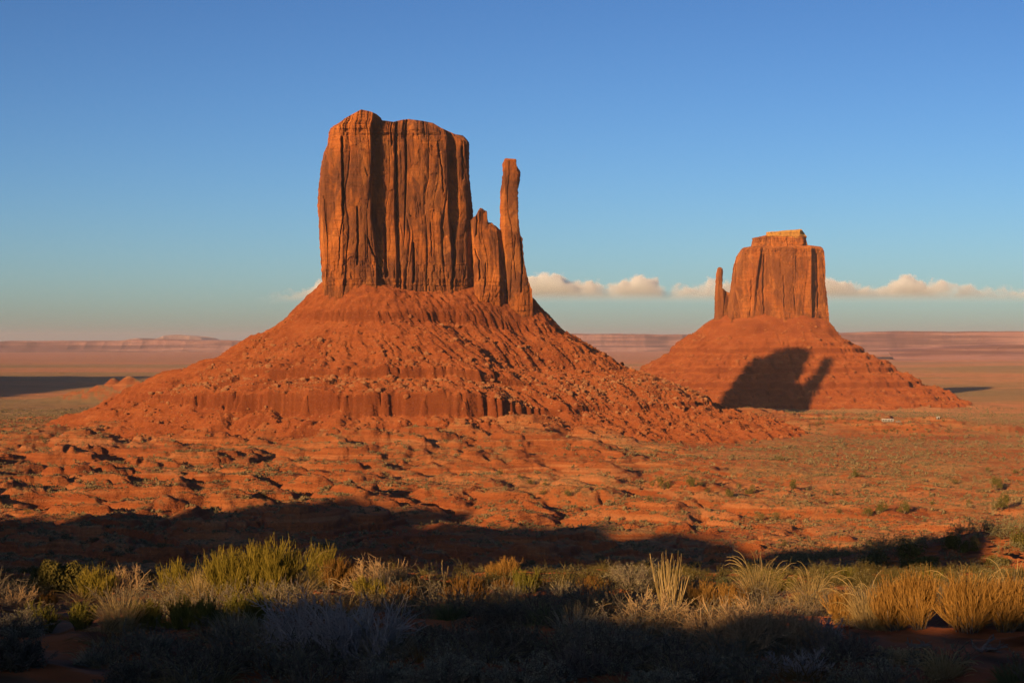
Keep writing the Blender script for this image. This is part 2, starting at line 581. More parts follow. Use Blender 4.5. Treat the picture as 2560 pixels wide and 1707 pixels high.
# ------------------------------------------------------------------ buttes
def talus_height(x, y, which):
    if which == 'w':
        dl, an = capsule(x, y, WA, WB, WR)
        wa = an + 0.05 * fbm(x / 40, y / 40, 3, 82)
        fl = np.clip(ridged(wa * 11 + 0.004 * dl, dl / 300, 2, 81) * 0.6 + 0.7 * ridged(x / 19, y / 40, 2, 88), -1, 1.2)
        wob = 9 * fbm(x / 60, y / 60, 3, 83)
        notch = sst(0.45, 0.95, ridged(wa * 17 + 1.3 * perlin(x / 42, y / 42, 12), dl / 500, 2, 97))
        dd = dl + wob * sst(0, 50, dl) + 4.5 * (fl - 0.2) * sst(20, 190, dl) + 1.6 * fbm(x / 6, y / 6, 2, 84)
        dd = dd + 6.5 * notch * sst(120, 180, dl) * sst(-0.35, 0.3, perlin(x / 33, y / 33, 13)) + 3.0 * ridged(x / 13, y / 13, 2, 14) * sst(150, 180, dl) + 3.0 * notch * sst(20, 30, dl) * sst(60, 40, dl)
        z = np.interp(dd, [-60, 0, 6, 28, 31, 60, 97, 128, 130, 150, 184, 187, 205, 230, 300],
                      [80, 57, 50, 27, 18, 3, -17, -25, -33.5, -37, -45, -64, -70, -85, -112])
        # the ledges come and go along the slope and fade towards the two flanks
        side = np.maximum(sst(0.9, 1.5, np.abs(an - 0.6)), 0.6 * sst(0.05, 0.6, perlin(x / 70, y / 70, 89)) * sst(170, 140, dl))
        zs = np.interp(dd, [-60, 0, 6, 34, 64, 97, 138, 154, 186, 219, 276, 320],
                       [80, 57, 50, 20, 2, -18, -29, -35, -50, -63, -84, -110])
        side = np.maximum(side, 0.95 * sst(-45, 50, x))
        side = np.maximum(side, 0.8 * sst(0.05, 0.45, perlin(x / 48, y / 48, 15)) * sst(150, 175, dl))
        z = z + side * 0.85 * (zs - z)
        z = z - 11 * sst(25, -8, dl) * np.exp(-((x + 88) / 52) ** 2)
        z = z - 13 * sst(-60, 30, x) * (1 - 0.55 * sst(180, 270, dl))
        amp = sst(8, 70, dl)
        z = z + amp * (3.2 * ridged(wa * 5.5 + 0.3 * perlin(x / 60, y / 60, 9), dl / 330, 2, 85) + 1.7 * fbm(x / 16, y / 16, 3, 86) + 0.9 * ridged(x / 8, y / 8, 2, 99))
        # washed furrows running down the scree
        z = z - amp * 1.5 * sst(0.55, 0.95, ridged(wa * 14, dl / 420, 1, 90)) * sst(190, 150, dl)
        z = z + 0.45 * fbm(x / 3.2, y / 3.2, 2, 87)
    else:
        dl, an = capsule(x, y, EA, EB, ER)
        wa = an + 0.05 * fbm(x / 50, y / 50, 3, 92)
        fl = 0.5 * ridged(wa * 8, dl / 300, 2, 91) + 0.6 * ridged(x / 30, y / 60, 2, 98)
        dd = dl + 6 * fbm(x / 50, y / 50, 3, 93) + 5 * fl * sst(20, 160, dl)
        z = np.interp(dd, [-70, 0, 6, 26, 52, 62, 66, 84, 113, 118, 161, 165, 197, 240, 320],
                      [70, 34, 28, 6, -9, -14, -22, -30, -43, -52, -67, -77, -84, -106, -135])
        z = z + 9 * np.exp(-((x - 292) / 24) ** 2) * sst(90, 20, dl)
        z = z + 10 * np.exp(-((x - 425) / 26) ** 2 - ((y - 3020) / 45) ** 2)
        z = z + 9 * np.exp(-((x - 488) / 17) ** 2 - ((y - 3030) / 40) ** 2)
        z = z + sst(8, 60, dl) * (4.5 * ridged(wa * 7, dl / 300, 2, 95) + 2.6 * fbm(x / 13, y / 13, 3, 96) + 2.0 * ridged(x / 15, y / 15, 2, 94))
        zt = terrace(z + 2.5 * fbm(x / 45, y / 45, 2, 100), 11.0, 0.6)
        z = z + 0.5 * sst(20, 60, dl) * (zt - z)
    return z


def build_talus(parent, which, x0, x1, y0, y1, step):
    xs = np.arange(x0, x1, step)
    ys = np.arange(y0, y1, step)
    X, Y = np.meshgrid(xs, ys)
    Z = talus_height(X, Y, which)
    G = H(X, Y)
    keep = (Z > G - 2.5)
    f = grid_faces(len(ys), len(xs))
    k = keep.reshape(-1)
    f = f[k[f].any(axis=1)]
    V = np.stack([X, Y, np.maximum(Z, G - 6)], -1).reshape(-1, 3)
    used = np.unique(f)
    remap = np.full(len(V), -1, dtype=np.int64)
    remap[used] = np.arange(len(used))
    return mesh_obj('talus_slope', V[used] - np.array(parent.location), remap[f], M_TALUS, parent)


def cliff(name, parent, mat, d0, L, R, top, rim, base, knots, thick, cracks=(), nf=640, nv=520, seed=0,
          bed_lo=None, bed_hi=None, cap_steps=4, scale=1.0, amp=1.0):
    """closed rock wall; L, R: silhouette columns by row; top, rim, base: rows by column fraction; knots: relief of the face"""
    ns = 60
    s_front = np.linspace(0, 1, nf)
    s = np.concatenate([s_front, np.ones(ns), np.linspace(1, 0, nf // 3), np.zeros(ns)])
    b = np.concatenate([np.zeros(nf), np.linspace(0, 1, ns + 2)[1:-1], np.ones(nf // 3), np.linspace(1, 0, ns + 2)[1:-1]])
    v0, v1 = float(np.mean(rim[1])), float(np.mean(base[1]))
    ub = np.interp(v1, *L) + s * (np.interp(v1, *R) - np.interp(v1, *L))
    um = np.interp(v0, *L) + s * (np.interp(v0, *R) - np.interp(v0, *L))
    vb = np.interp(ub, *base)
    vr = np.interp(um, *rim)
    vt = np.interp(um, *top)
    t = np.linspace(0, 1, nv)[:, None]
    V = vb[None, :] + t * (vr - vb)[None, :]
    S_ = np.broadcast_to(s[None, :], V.shape)
    B_ = np.broadcast_to(b[None, :], V.shape)

    def place(V, S_, B_, capk=None):
        Lv, Rv = np.interp(V, *L), np.interp(V, *R)
        wob = 1.2 / scale * fbm(V / 9.0 * scale, 0 * V + seed, 3, seed + 5)
        Lv = Lv + wob
        Rv = Rv + 1.2 / scale * fbm(V / 9.0 * scale, 0 * V + seed + 7, 3, seed + 6)
        U = Lv + S_ * (Rv - Lv)
        rows, ks = knots
        lean = 0.3735 if d0 < 2000 else 0.0
        D = 0.0
        prevu = prevd = None
        for (urow, drow) in ks:
            uk = np.interp(V, rows, urow)
            dk = np.interp(V, rows, drow)
            if lean:
                run = lean * np.maximum(uk - 860, 0)
                dk = 0.58 * run + 0.85 * (dk - 0.33 * run)
            if prevu is None:
                D = dk + 0 * U
            else:
                D = D + (dk - prevd) * np.clip((U - prevu) / np.maximum(uk - prevu, 0.5), 0, 1)
            prevu, prevd = uk, dk
        mpp = d0 / F            # metres per photo pixel
        Um, Zm = U * mpp, (CV - V) * mpp
        # jointed blocks: random set-backs between vertical joints, broken at random heights
        wu = Um + 6.0 * fbm(Um / 40, Zm / 90, 2, seed + 11) + 0.45 * fbm(Um / 10, Zm / 14, 3, seed + 12)
        wz = Zm + 7 * fbm(Um / 9, Zm / 30, 2, seed + 13)
        ins = 0.0
        for (cw, ch, am, sd) in ((19.0, 80.0, 4.2, 1), (8.5, 30.0, 2.3, 2), (3.9, 13.0, 0.8, 3)):
            ci = np.floor(wu / cw)
            off = hash1(ci, sd + seed) * ch
            cj = np.floor((wz + off) / ch)
            ins = ins + am * amp * (hash2(ci, cj, sd + seed + 3) - 0.5)
            fr = np.abs(wu / cw - ci - 0.5) * 2
            open_ = hash2(ci, cj, sd + seed + 9) > 0.62
            ins = ins + 0.5 * am * amp * sst(0.86, 1.0, fr) * open_
            # each block swells a little, so its faces are not flat
            ins = ins + 0.5 * am * amp * (fr ** 2) * hash2(ci, cj, sd + seed + 14)
        ins = ins + 1.3 * amp * fbm(Um / 7, Zm / 13, 4, seed + 17)
        # thin beds at foot and rim
        beds = 0.0
        bz = np.floor((Zm + 0.8 * fbm(Um / 20, Zm / 20, 2, seed + 19)) / 1.7)
        bh = hash1(bz, seed + 23)
        w_lo = sst(bed_lo[0], bed_lo[1], V) if bed_lo else 0.0
        w_hi = sst(bed_hi[1], bed_hi[0], V) if bed_hi else 0.0
        cc = np.floor((wu + 1.2 * bh) / 1.9)
        beds = (w_lo + w_hi) * (2.6 * (bh - 0.5) + 2.4 * (hash2(cc, np.floor(Zm / 6.5), seed + 29) - 0.5))
        ins = ins + beds * amp
        if bed_hi:
            ins = ins + w_hi * 3.0
        if bed_lo:
            ins = ins - sst(bed_lo[0], bed_lo[1] + 30, V) * 5.0
        for pts, hw, dep in cracks:
            pv = [p[1] for p in pts]
            pu = [p[0] for p in pts]
            uc = np.interp(V, pv, pu) + 1.5 * perlin(V / 14, 0 * V + hw, seed + 37)
            on = sst(pv[0] - 8, pv[0] + 4, V) * sst(pv[-1] + 8, pv[-1] - 6, V)
            ins = ins + dep * on * np.clip(1.25 - np.abs(U - uc) / hw, 0, 1) ** 0.6
        T = np.interp(S_, [0, 0.06, 0.5, 0.94, 1], [thick * 0.7, thick, thick, thick, thick * 0.7])
        # face relief acts along the depth at the front, along the rear at the back, none needed on the ends
        dep = D + B_ * T + np.where(B_ < 0.5, 1 - 2 * B_, -(2 * B_ - 1) * 0.8) * ins
        endw = np.sin(np.pi * B_) * np.where(S_ > 0.5, -1, 1)
        U = U + endw * (2.5 / scale + 1.2 * amp / mpp * np.abs(fbm(dep / 6, Zm / 16, 3, seed + 43)))
        d = d0 + dep
        return (U - CU) / F * d, d, (CV - V) / F * d

    P = [np.stack(place(V, S_, B_), -1)]
    # cap: rings closing over the top with small ledges
    kk = np.linspace(0, 1, 26)[1:, None]
    Bc = b[None, :] + kk * (0.5 - b[None, :])
    Sc = s[None, :] + kk * np.where((b > 0) & (b < 1), 0.0, 0.0)[None, :]
    Sc = 0.5 + (Sc - 0.5) * (1 - 0.035 * kk)
    e = kk ** 0.8
    st = (np.floor(e * cap_steps) + sst(0.55, 1.0, e * cap_steps - np.floor(e * cap_steps))) / cap_steps
    Vc = vr[None, :] + (0.55 * st + 0.45 * e) * (vt - vr)[None, :]
    xr, dr, zr = P[0][-1, :, 0], P[0][-1, :, 1], P[0][-1, :, 2]
    Lt, Rt = np.interp(Vc, *L), np.interp(Vc, *R)
    Uc = Lt + Sc * (Rt - Lt)
    # depth goes from the rim vertex to the middle line of the block
    loop_mid = np.interp(s, s_front, dr[:nf])
    dmid = loop_mid + thick * 0.5
    dc = dr[None, :] + kk * (dmid - dr)[None, :] * 0.97
    jit = 0.9 * scale * fbm(Uc / 7 * scale, dc / 6, 3, seed + 51) * np.sin(np.pi * np.minimum(kk * 0.9 + 0.1, 1.0))
    zc = (CV - Vc) / F * dc + jit
    P.append(np.stack([(Uc - CU) / F * dc, dc, zc], -1))
    P = np.concatenate(P, 0)
    nr, nc = P.shape[:2]
    V3 = P.reshape(-1, 3) - np.array(parent.location)
    return mesh_obj(name, V3, grid_faces(nr, nc, True), mat, parent)


# --- the large butte
west = thing('sandstone_butte', 'large sandstone butte in the middle with a tall thin spire on its right shoulder', 'butte', (-80.0, 1790.0, -60.0))
build_talus(west, 'w', -520, 420, 1330, 2180, 1.25)
KV = [300, 420, 540, 630, 735]
KW = [
    ([829, 802, 794, 799, 806], [30, 26, 22, 20, 16]),
    ([842, 812, 806, 811, 818], [10, 6, 3, 2, 2]),
    ([856] * 5, [0, -2, -3, -4, -4]),
    ([860] * 5, [3, 2, 1, -2, -3]),
    ([926, 926, 926, 938, 941], [8, 6, 4, 3, 0]),
    ([931, 931, 930, 943, 946], [36, 37, 31, 20, 8]),
    ([952, 952, 946, 952, 955], [38, 39, 34, 24, 12]),
    ([958, 960, 960, 958, 960], [31, 31, 30, 22, 12]),
    ([985, 985, 985, 990, 990], [38, 38, 36, 28, 18]),
    ([989, 990, 990, 996, 996], [52, 54, 52, 40, 22]),
    ([996, 996, 1000, 1003, 1003], [46, 46, 44, 32, 22]),
    ([1010, 1012, 1010, 1008, 1008], [47, 47, 44, 30, 22]),
    ([1014, 1016, 1012, 1010, 1010], [60, 62, 52, 31, 23]),
    ([1019, 1019, 1016, 1014, 1014], [46, 46, 42, 32, 24]),
    ([1060, 1060, 1056, 1056, 1056], [50, 50, 47, 40, 30]),
    ([1116, 1118, 1120, 1128, 1130], [66, 66, 62, 54, 46]),
    ([1120, 1123, 1125, 1132, 1134], [90, 90, 84, 62, 50]),
    ([1134, 1138, 1142, 1140, 1140], [92, 92, 87, 66, 54]),
    ([1140, 1146, 1150, 1148, 1148], [84, 84, 84, 69, 58]),
    ([1160, 1160, 1166, 1168, 1168], [88, 88, 90, 78, 66]),
    ([1166, 1168, 1172, 1172, 1172], [92, 92, 96, 86, 74]),
    ([1174, 1174, 1183, 1190, 1195], [110, 110, 110, 102, 92]),
]
CRW = [
    ([(855, 345), (857, 430), (858, 536)], 3.4, 11.0),
    ([(858, 540), (850, 600), (849, 650)], 2.0, 4.0),
    ([(894, 520), (895, 600), (893, 660)], 3.0, 7.0),
    ([(962, 560), (964, 640), (968, 690)], 4.0, 10.0),
    ([(1033, 610), (1036, 660), (1034, 705)], 3.5, 9.0),
    ([(1095, 360), (1106, 430), (1108, 480)], 2.2, 4.0),
    ([(1133, 580), (1137, 640), (1130, 720)], 3.4, 9.0),
    ([(1060, 290), (1062, 340)], 2.0, 4.0),
    ([(1006, 320), (1016, 365)], 2.5, 6.0),
    ([(1155, 370), (1158, 445)], 2.6, 7.0),
    ([(986, 340), (990, 430)], 2.0, 5.0),
    ([(975, 305), (980, 360)], 2.4, 6.0),
    ([(1077, 560), (1080, 640)], 2.0, 3.0),
    ([(1000, 660), (1003, 720)], 2.4, 5.0),
    ([(920, 600), (940, 650), (950, 690)], 2.6, 6.0),
]
cliff('cliff_block', west, M_CLIFF, 1700.0,
      ([300, 311, 336, 365, 383, 419, 469, 522, 544, 597, 654, 727, 760], [836, 829, 821, 818, 809, 802, 796, 793.5, 797, 798, 802, 807, 806]),
      ([300, 338, 358, 436, 476, 522, 600, 735, 760], [1159, 1163, 1173, 1173, 1177, 1182, 1186, 1195, 1196]),
      ([793, 830, 843, 871, 889, 914, 930, 943, 946, 979, 1000, 1018, 1060, 1086, 1107, 1143, 1161, 1200],
       [330, 311, 297, 283, 274, 279, 285, 295, 301, 305, 300, 298, 303, 308, 320, 336, 339, 345]),
      ([793, 820, 845, 900, 930, 946, 980, 1040, 1090, 1110, 1145, 1165, 1200],
       [345, 326, 312, 305, 310, 322, 328, 322, 330, 340, 349, 356, 365]),
      ([793, 860, 900, 957, 1032, 1093, 1200], [775, 770, 775, 785, 785, 790, 790]),
      (KV, KW), 24.0, CRW, nf=820, nv=620, seed=3, bed_lo=(640, 668), bed_hi=(335, 365))
KS = [520, 560, 620, 740]
cliff('rock_shoulder', west, M_CLIFF, 1700.0,
      ([515, 535, 560, 620, 765], [1184, 1182, 1174, 1176, 1176]),
      ([515, 570, 620, 765], [1250, 1251, 1260, 1268]),
      ([1170, 1183, 1189, 1194, 1200, 1207, 1214, 1217, 1221, 1231, 1236, 1240, 1248, 1266], [548, 540, 526, 520, 521, 526, 528, 545, 556, 557, 563, 564, 572, 592]),
      ([1170, 1183, 1189, 1194, 1207, 1214, 1217, 1221, 1231, 1240, 1248, 1266], [556, 548, 533, 525, 530, 533, 552, 563, 565, 572, 582, 605]),
      ([1170, 1225, 1270], [790, 794, 800]),
      (KS, [([1172, 1172, 1176, 1176], [102, 102, 98, 88]), ([1186, 1186, 1186, 1186], [88, 85, 78, 64]),
            ([1196, 1196, 1198, 1198], [88, 85, 74, 58]), ([1206, 1206, 1204, 1204], [93, 88, 76, 59]),
            ([1222, 1222, 1226, 1226], [97, 90, 78, 62]), ([1240, 1240, 1246, 1250], [102, 96, 85, 70]),
            ([1256, 1256, 1262, 1268], [120, 116, 106, 88])]), 24.0,
      [([(1193, 524), (1192, 570), (1190, 590)], 2.4, 6.0), ([(1189, 625), (1198, 650), (1200, 700)], 2.6, 6.0),
       ([(1180, 640), (1184, 700), (1182, 740)], 2.6, 7.0), ([(1215, 660), (1212, 720)], 2.0, 4.0)],
      nf=300, nv=360, seed=21, bed_lo=(680, 700), amp=0.8)
KT = [395, 430, 600, 680, 765]
cliff('spire', west, M_CLIFF, 1700.0,
      ([396, 411, 429, 450, 486, 569, 600, 660, 744, 800], [1262, 1255, 1257, 1255, 1250, 1250, 1254, 1261, 1267, 1270]),
      ([396, 415, 417, 429, 454, 472, 544, 583, 597, 650, 665, 701, 726, 765, 800], [1290, 1292, 1293, 1301, 1300, 1295, 1296, 1300, 1306, 1310, 1313, 1321, 1330, 1332, 1333]),
      ([1245, 1262, 1291, 1340], [401, 396, 398, 402]),
      ([1245, 1262, 1291, 1340], [404, 400, 401, 405]),
      ([1245, 1290, 1340], [800, 805, 825]),
      (KT, [([1250, 1250, 1252, 1262, 1268], [108, 108, 108, 102, 94]), ([1264, 1262, 1262, 1268, 1274], [98, 96, 96, 91, 82]),
            ([1280, 1284, 1282, 1290, 1292], [98, 98, 98, 91, 82]), ([1288, 1294, 1293, 1304, 1310], [100, 101, 100, 94, 85]),
            ([1292, 1300, 1306, 1318, 1332], [109, 109, 108, 104, 96])]), 18.0,
      [([(1289, 590), (1285, 640), (1290, 700)], 1.6, 2.5), ([(1302, 600), (1306, 660), (1304, 730)], 2.4, 5.0)],
      nf=220, nv=520, seed=33, bed_lo=(690, 715), amp=0.55)

# --- the far butte
east = thing('sandstone_butte', 'smaller farther butte with a pale ledged cap and a thin spire on its left', 'butte', (435.0, 3105.0, -90.0))
build_talus(east, 'e', 60, 900, 2700, 3420, 2.0)
KE = [600, 700, 815]
cliff('cliff_block', east, M_CLIFF2, 3050.0,
      ([612, 616, 622, 643, 671, 714, 733, 790, 812, 840], [1866, 1858, 1854, 1840, 1832, 1827, 1824, 1815, 1800, 1796]),
      ([612, 616, 630, 676, 703, 752, 785, 817, 840], [2052, 2055, 2061, 2064, 2062.6, 2069, 2072, 2074.5, 2076]),
      ([1800, 1858, 1879, 1900, 2019, 2055, 2080], [624, 618, 614, 612, 612, 616, 620]),
      ([1800, 1858, 1879, 2019, 2055, 2080], [640, 626, 620, 620, 622, 630]),
      ([1780, 1850, 1890, 1950, 2000, 2080], [830, 825, 815, 812, 815, 840]),
      (KE, [([1856, 1828, 1806], [52, 48, 40]), ([1868, 1842, 1826], [16, 10, 2]), ([1905, 1890, 1880], [2, -2, -10]),
            ([1910, 1896, 1886], [10, 8, -4]), ([1950, 1945, 1940], [4, 2, -12]), ([2000, 1995, 1995], [10, 8, -4]),
            ([2028, 2028, 2030], [20, 18, 8]), ([2034, 2034, 2036], [40, 38, 22]), ([2054, 2062, 2074], [66, 64, 52])]), 95.0,
      [([(1911, 640), (1908, 720), (1912, 790)], 3.0, 8.0), ([(1960, 690), (1962, 770)], 2.4, 5.0), ([(2042, 640), (2046, 770)], 2.4, 7.0),
       ([(1880, 700), (1876, 790)], 2.4, 6.0), ([(1985, 720), (1990, 790)], 2.0, 5.0)],
      nf=520, nv=380, seed=45, bed_lo=(770, 792), bed_hi=(628, 645), scale=1.6, amp=1.2)
cliff('spire', east, M_CLIFF2, 3050.0,
      ([668, 672, 687, 730, 790, 812, 840], [1797, 1793, 1790, 1787, 1786, 1781, 1778]),
      ([668, 672, 681, 705, 720, 728, 733, 750, 812, 840], [1802, 1806, 1808, 1806, 1806, 1815, 1827, 1834, 1838, 1840]),
      ([1770, 1797, 1802, 1840], [670, 668, 668, 671]),
      ([1770, 1840], [672, 673]),
      ([1770, 1840], [828, 828]),
      (KE, [([1790, 1787, 1781], [66, 58, 44]), ([1797, 1796, 1796], [50, 44, 26]), ([1803, 1804, 1815], [52, 46, 26]), ([1808, 1812, 1832], [62, 60, 44])]), 26.0,
      [], nf=140, nv=260, seed=57, bed_lo=(770, 792), scale=1.6, amp=0.8)
cliff('cap_rock', east, M_CLIFF2, 3050.0,
      ([588, 597, 600, 613, 625], [1882, 1879, 1881, 1878, 1876]),
      ([588, 592, 597, 613, 625], [2016, 2017, 2015, 2019, 2021]),
      ([1870, 1880, 1912, 2020], [597, 596, 588, 588]),
      ([1870, 1880, 1912, 2020], [599, 598, 592, 592]),
      ([1870, 2025], [622, 622]),
      ([590, 620], [([1880, 1878], [70, 60]), ([1892, 1892], [45, 34]), ([1950, 1950], [40, 28]), ([2006, 2006], [46, 34]), ([2017, 2020], [74, 62])]), 50.0,
      [([(1968, 592), (1970, 618)], 1.6, 5.0)], nf=260, nv=90, seed=63, bed_hi=(640, 650), scale=1.6, amp=1.1)
cliff('pale_cap_ledge', east, M_CAP, 3050.0,
      ([573, 580, 584, 594], [1917, 1914, 1916, 1912]),
      ([573, 576, 589, 594], [2004, 2006, 2015, 2016]),
      ([1905, 1914, 1922, 1940, 1965, 1985, 2006, 2020], [583, 581, 580, 579, 576, 575, 573, 574]),
      ([1905, 1914, 1940, 1970, 2006, 2020], [585, 583, 581, 579, 576, 577]),
      ([1900, 2025], [595, 595]),
      ([575, 595], [([1914, 1912], [70, 66]), ([1924, 1924], [48, 44]), ([1960, 1960], [46, 40]), ([2000, 2000], [50, 44]), ([2008, 2015], [72, 66])]), 42.0,
      [], nf=220, nv=50, seed=71, bed_hi=(640, 650), scale=1.6, amp=1.0)

# ------------------------------------------------------------------ far plateaus
def mat_plateau(name, lo, hi, band):
    n = NB(name)
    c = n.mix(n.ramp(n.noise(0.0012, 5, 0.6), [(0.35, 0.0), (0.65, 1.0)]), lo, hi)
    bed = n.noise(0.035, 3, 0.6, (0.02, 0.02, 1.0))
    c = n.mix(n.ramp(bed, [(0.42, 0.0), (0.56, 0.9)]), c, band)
    return n.color(c)


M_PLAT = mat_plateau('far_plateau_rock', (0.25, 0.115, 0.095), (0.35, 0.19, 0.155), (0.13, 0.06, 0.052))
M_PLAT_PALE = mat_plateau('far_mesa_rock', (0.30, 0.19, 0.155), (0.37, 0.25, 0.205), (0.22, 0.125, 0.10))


def plateau(name, label, d, top, toe_v, wall, mat, seed, depth=5000.0, rough=1.0):
    """a long escarpment at distance d: talus apron, wall and flat top; top: rows of the rim by column"""
    u = np.linspace(top[0][0], top[0][-1], 760)
    x = (u - CU) / F * d
    vt = np.interp(u, *top)
    zt = (CV - vt) / F * d + rough * 9 * fbm(x / 420, 0 * x + seed, 4, seed)
    zb = (CV - toe_v) / F * d
    cut = 520 * ridged(x / 2300, 0 * x + 0.5, 4, seed + 1, 0.7)
    prof = [(-2600, 0.0, 0.0), (-1500, 0.05, 0.3), (-900, 0.18, 0.6), (-520, 0.36, 0.9), (-220, 0.62 - wall * 0.25, 1.0),
            (-140, 0.70, 1.0), (-60, 0.97, 1.0), (0, 1.0, 1.0), (400, 1.0, 1.0), (depth, 0.97, 0.5)]
    yy, hh, cc = [np.interp(np.linspace(0, 1, 64), np.linspace(0, 1, len(prof)), [p[k] for p in prof]) for k in range(3)]
    X = np.broadcast_to(x[None, :], (64, len(x))).copy()
    Y = d + yy[:, None] - cut[None, :] * cc[:, None] + 60 * fbm(X / 700, yy[:, None] / 300 + 0 * X, 3, seed + 2) * cc[:, None]
    Z = zb - 40 + hh[:, None] * (zt[None, :] - zb + 40) + 14 * rough * fbm(X / 500, yy[:, None] / 260 + 0 * X, 3, seed + 3) * np.sin(np.pi * hh)[:, None]
    V = np.stack([X, Y, Z], -1).reshape(-1, 3)
    o = mesh_obj(name, V, grid_faces(64, len(x)), mat)
    return tag(o, label, 'plateau')


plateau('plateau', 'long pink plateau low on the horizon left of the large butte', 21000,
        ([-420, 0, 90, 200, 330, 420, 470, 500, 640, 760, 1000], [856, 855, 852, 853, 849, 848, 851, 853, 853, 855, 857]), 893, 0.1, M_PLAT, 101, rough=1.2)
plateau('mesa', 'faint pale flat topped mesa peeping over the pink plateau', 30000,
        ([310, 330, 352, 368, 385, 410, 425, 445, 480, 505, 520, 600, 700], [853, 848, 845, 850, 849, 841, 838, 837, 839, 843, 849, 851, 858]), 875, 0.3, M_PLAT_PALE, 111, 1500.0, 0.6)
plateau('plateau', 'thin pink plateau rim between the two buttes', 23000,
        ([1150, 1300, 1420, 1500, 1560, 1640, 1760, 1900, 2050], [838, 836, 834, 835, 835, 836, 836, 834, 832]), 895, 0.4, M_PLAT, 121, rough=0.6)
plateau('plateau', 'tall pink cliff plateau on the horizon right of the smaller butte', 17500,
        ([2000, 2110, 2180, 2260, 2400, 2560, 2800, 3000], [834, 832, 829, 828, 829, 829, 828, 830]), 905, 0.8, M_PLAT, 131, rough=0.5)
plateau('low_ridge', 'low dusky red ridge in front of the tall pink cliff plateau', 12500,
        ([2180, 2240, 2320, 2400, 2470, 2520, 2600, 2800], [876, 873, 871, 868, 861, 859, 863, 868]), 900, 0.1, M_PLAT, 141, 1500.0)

# ------------------------------------------------------------------ haze and clouds
def box_mesh(name, x0, x1, y0, y1, z0, z1, mat):
    V = np.array([(x, y, z) for z in (z0, z1) for y in (y0, y1) for x in (x0, x1)], dtype=float)
    Fc = np.array([(0, 2, 3, 1), (4, 5, 7, 6), (0, 1, 5, 4), (2, 6, 7, 3), (0, 4, 6, 2), (1, 3, 7, 5)])
    return mesh_obj(name, V, Fc, mat)


def build_haze():
    m = bpy.data.materials.new('haze_air')
    m.use_nodes = True
    t = m.node_tree
    t.nodes.clear()
    out = t.nodes.new('ShaderNodeOutputMaterial')
    v = t.nodes.new('ShaderNodeVolumePrincipled')
    v.inputs['Color'].default_value = (0.88, 0.84, 0.95, 1)
    v.inputs['Density'].default_value = 1.9e-5
    v.inputs['Anisotropy'].default_value = 0.0
    t.links.new(v.outputs[0], out.inputs['Volume'])
    o = box_mesh('haze', -61000, 61000, -61000, 61000, -185, 262, m)
    o['kind'] = 'stuff'


CLOUD_U = [650, 735, 770, 800, 850, 1100, 1329, 1390, 1430, 1476, 1515, 1541, 1590, 1640, 1670, 1700, 1743, 1800, 1900, 2069, 2120, 2172, 2232, 2292, 2330, 2363, 2380, 2417, 2480, 2526, 2600, 2700]
CLOUD_V = [760, 738, 732, 706, 712, 720, 688, 694, 712, 704, 722, 724, 706, 712, 726, 718, 713, 712, 700, 706, 720, 722, 710, 699, 712, 724, 726, 716, 730, 734, 728, 735]


def build_clouds():
    d = 75000.0
    x0, x1 = (640 - CU) / F * d, (2720 - CU) / F * d
    zlo, zhi = (CV - 770) / F * d, (CV - 672) / F * d
    m = bpy.data.materials.new('cloud_vapour')
    m.use_nodes = True
    n = NB.__new__(NB)
    n.m, n.t = m, m.node_tree
    n.t.nodes.clear()
    out = n.t.nodes.new('ShaderNodeOutputMaterial')
    n.tc = n.t.nodes.new('ShaderNodeTexCoord')
    p = n.sep(n.tc.outputs['Object'])
    fx = n.maprange(p[0], x0, x1)
    r = n.t.nodes.new('ShaderNodeValToRGB')
    el = r.color_ramp.elements
    while len(el) < len(CLOUD_U):
        el.new(0.5)
    for e, uu, vv in zip(el, CLOUD_U, CLOUD_V):
        e.position = min(max((uu - 640) / 2080.0, 0), 1)
        h = (770 - vv) / 98.0
        e.color = (h, h, h, 1)
    n.link(fx, r.inputs[0])
    h = n.maprange(p[2], zlo, zhi)
    big = n.noise(1 / 1500.0, 3, 0.5)
    puff = n.noise(1 / 420.0, 5, 0.6)
    env = n.math('SUBTRACT', r.outputs[0], h)
    val = n.math('ADD', env, n.math('MULTIPLY', n.math('SUBTRACT', big, 0.50), 0.95))
    val = n.math('ADD', val, n.math('MULTIPLY', n.math('SUBTRACT', puff, 0.5), 0.75))
    den = n.maprange(val, 0.0, 0.12)
    den = n.math('MULTIPLY', den, n.math('POWER', n.maprange(h, 0.02, 0.68), 3.2))
    ymid = n.math('ABSOLUTE', n.math('SUBTRACT', p[1], d))
    den = n.math('MULTIPLY', den, n.maprange(ymid, 1150.0, 700.0))
    v = n.t.nodes.new('ShaderNodeVolumePrincipled')
    v.inputs['Color'].default_value = (0.945, 0.978, 1.0, 1)
    v.inputs['Anisotropy'].default_value = -0.2
    n.link(n.math('MULTIPLY', den, 0.0075), v.inputs['Density'])
    n.link(v.outputs[0], out.inputs['Volume'])
    o = box_mesh('clouds', x0, x1, d - 1200, d + 1200, zlo, zhi, m)
    o['kind'] = 'stuff'


build_haze()
build_clouds()

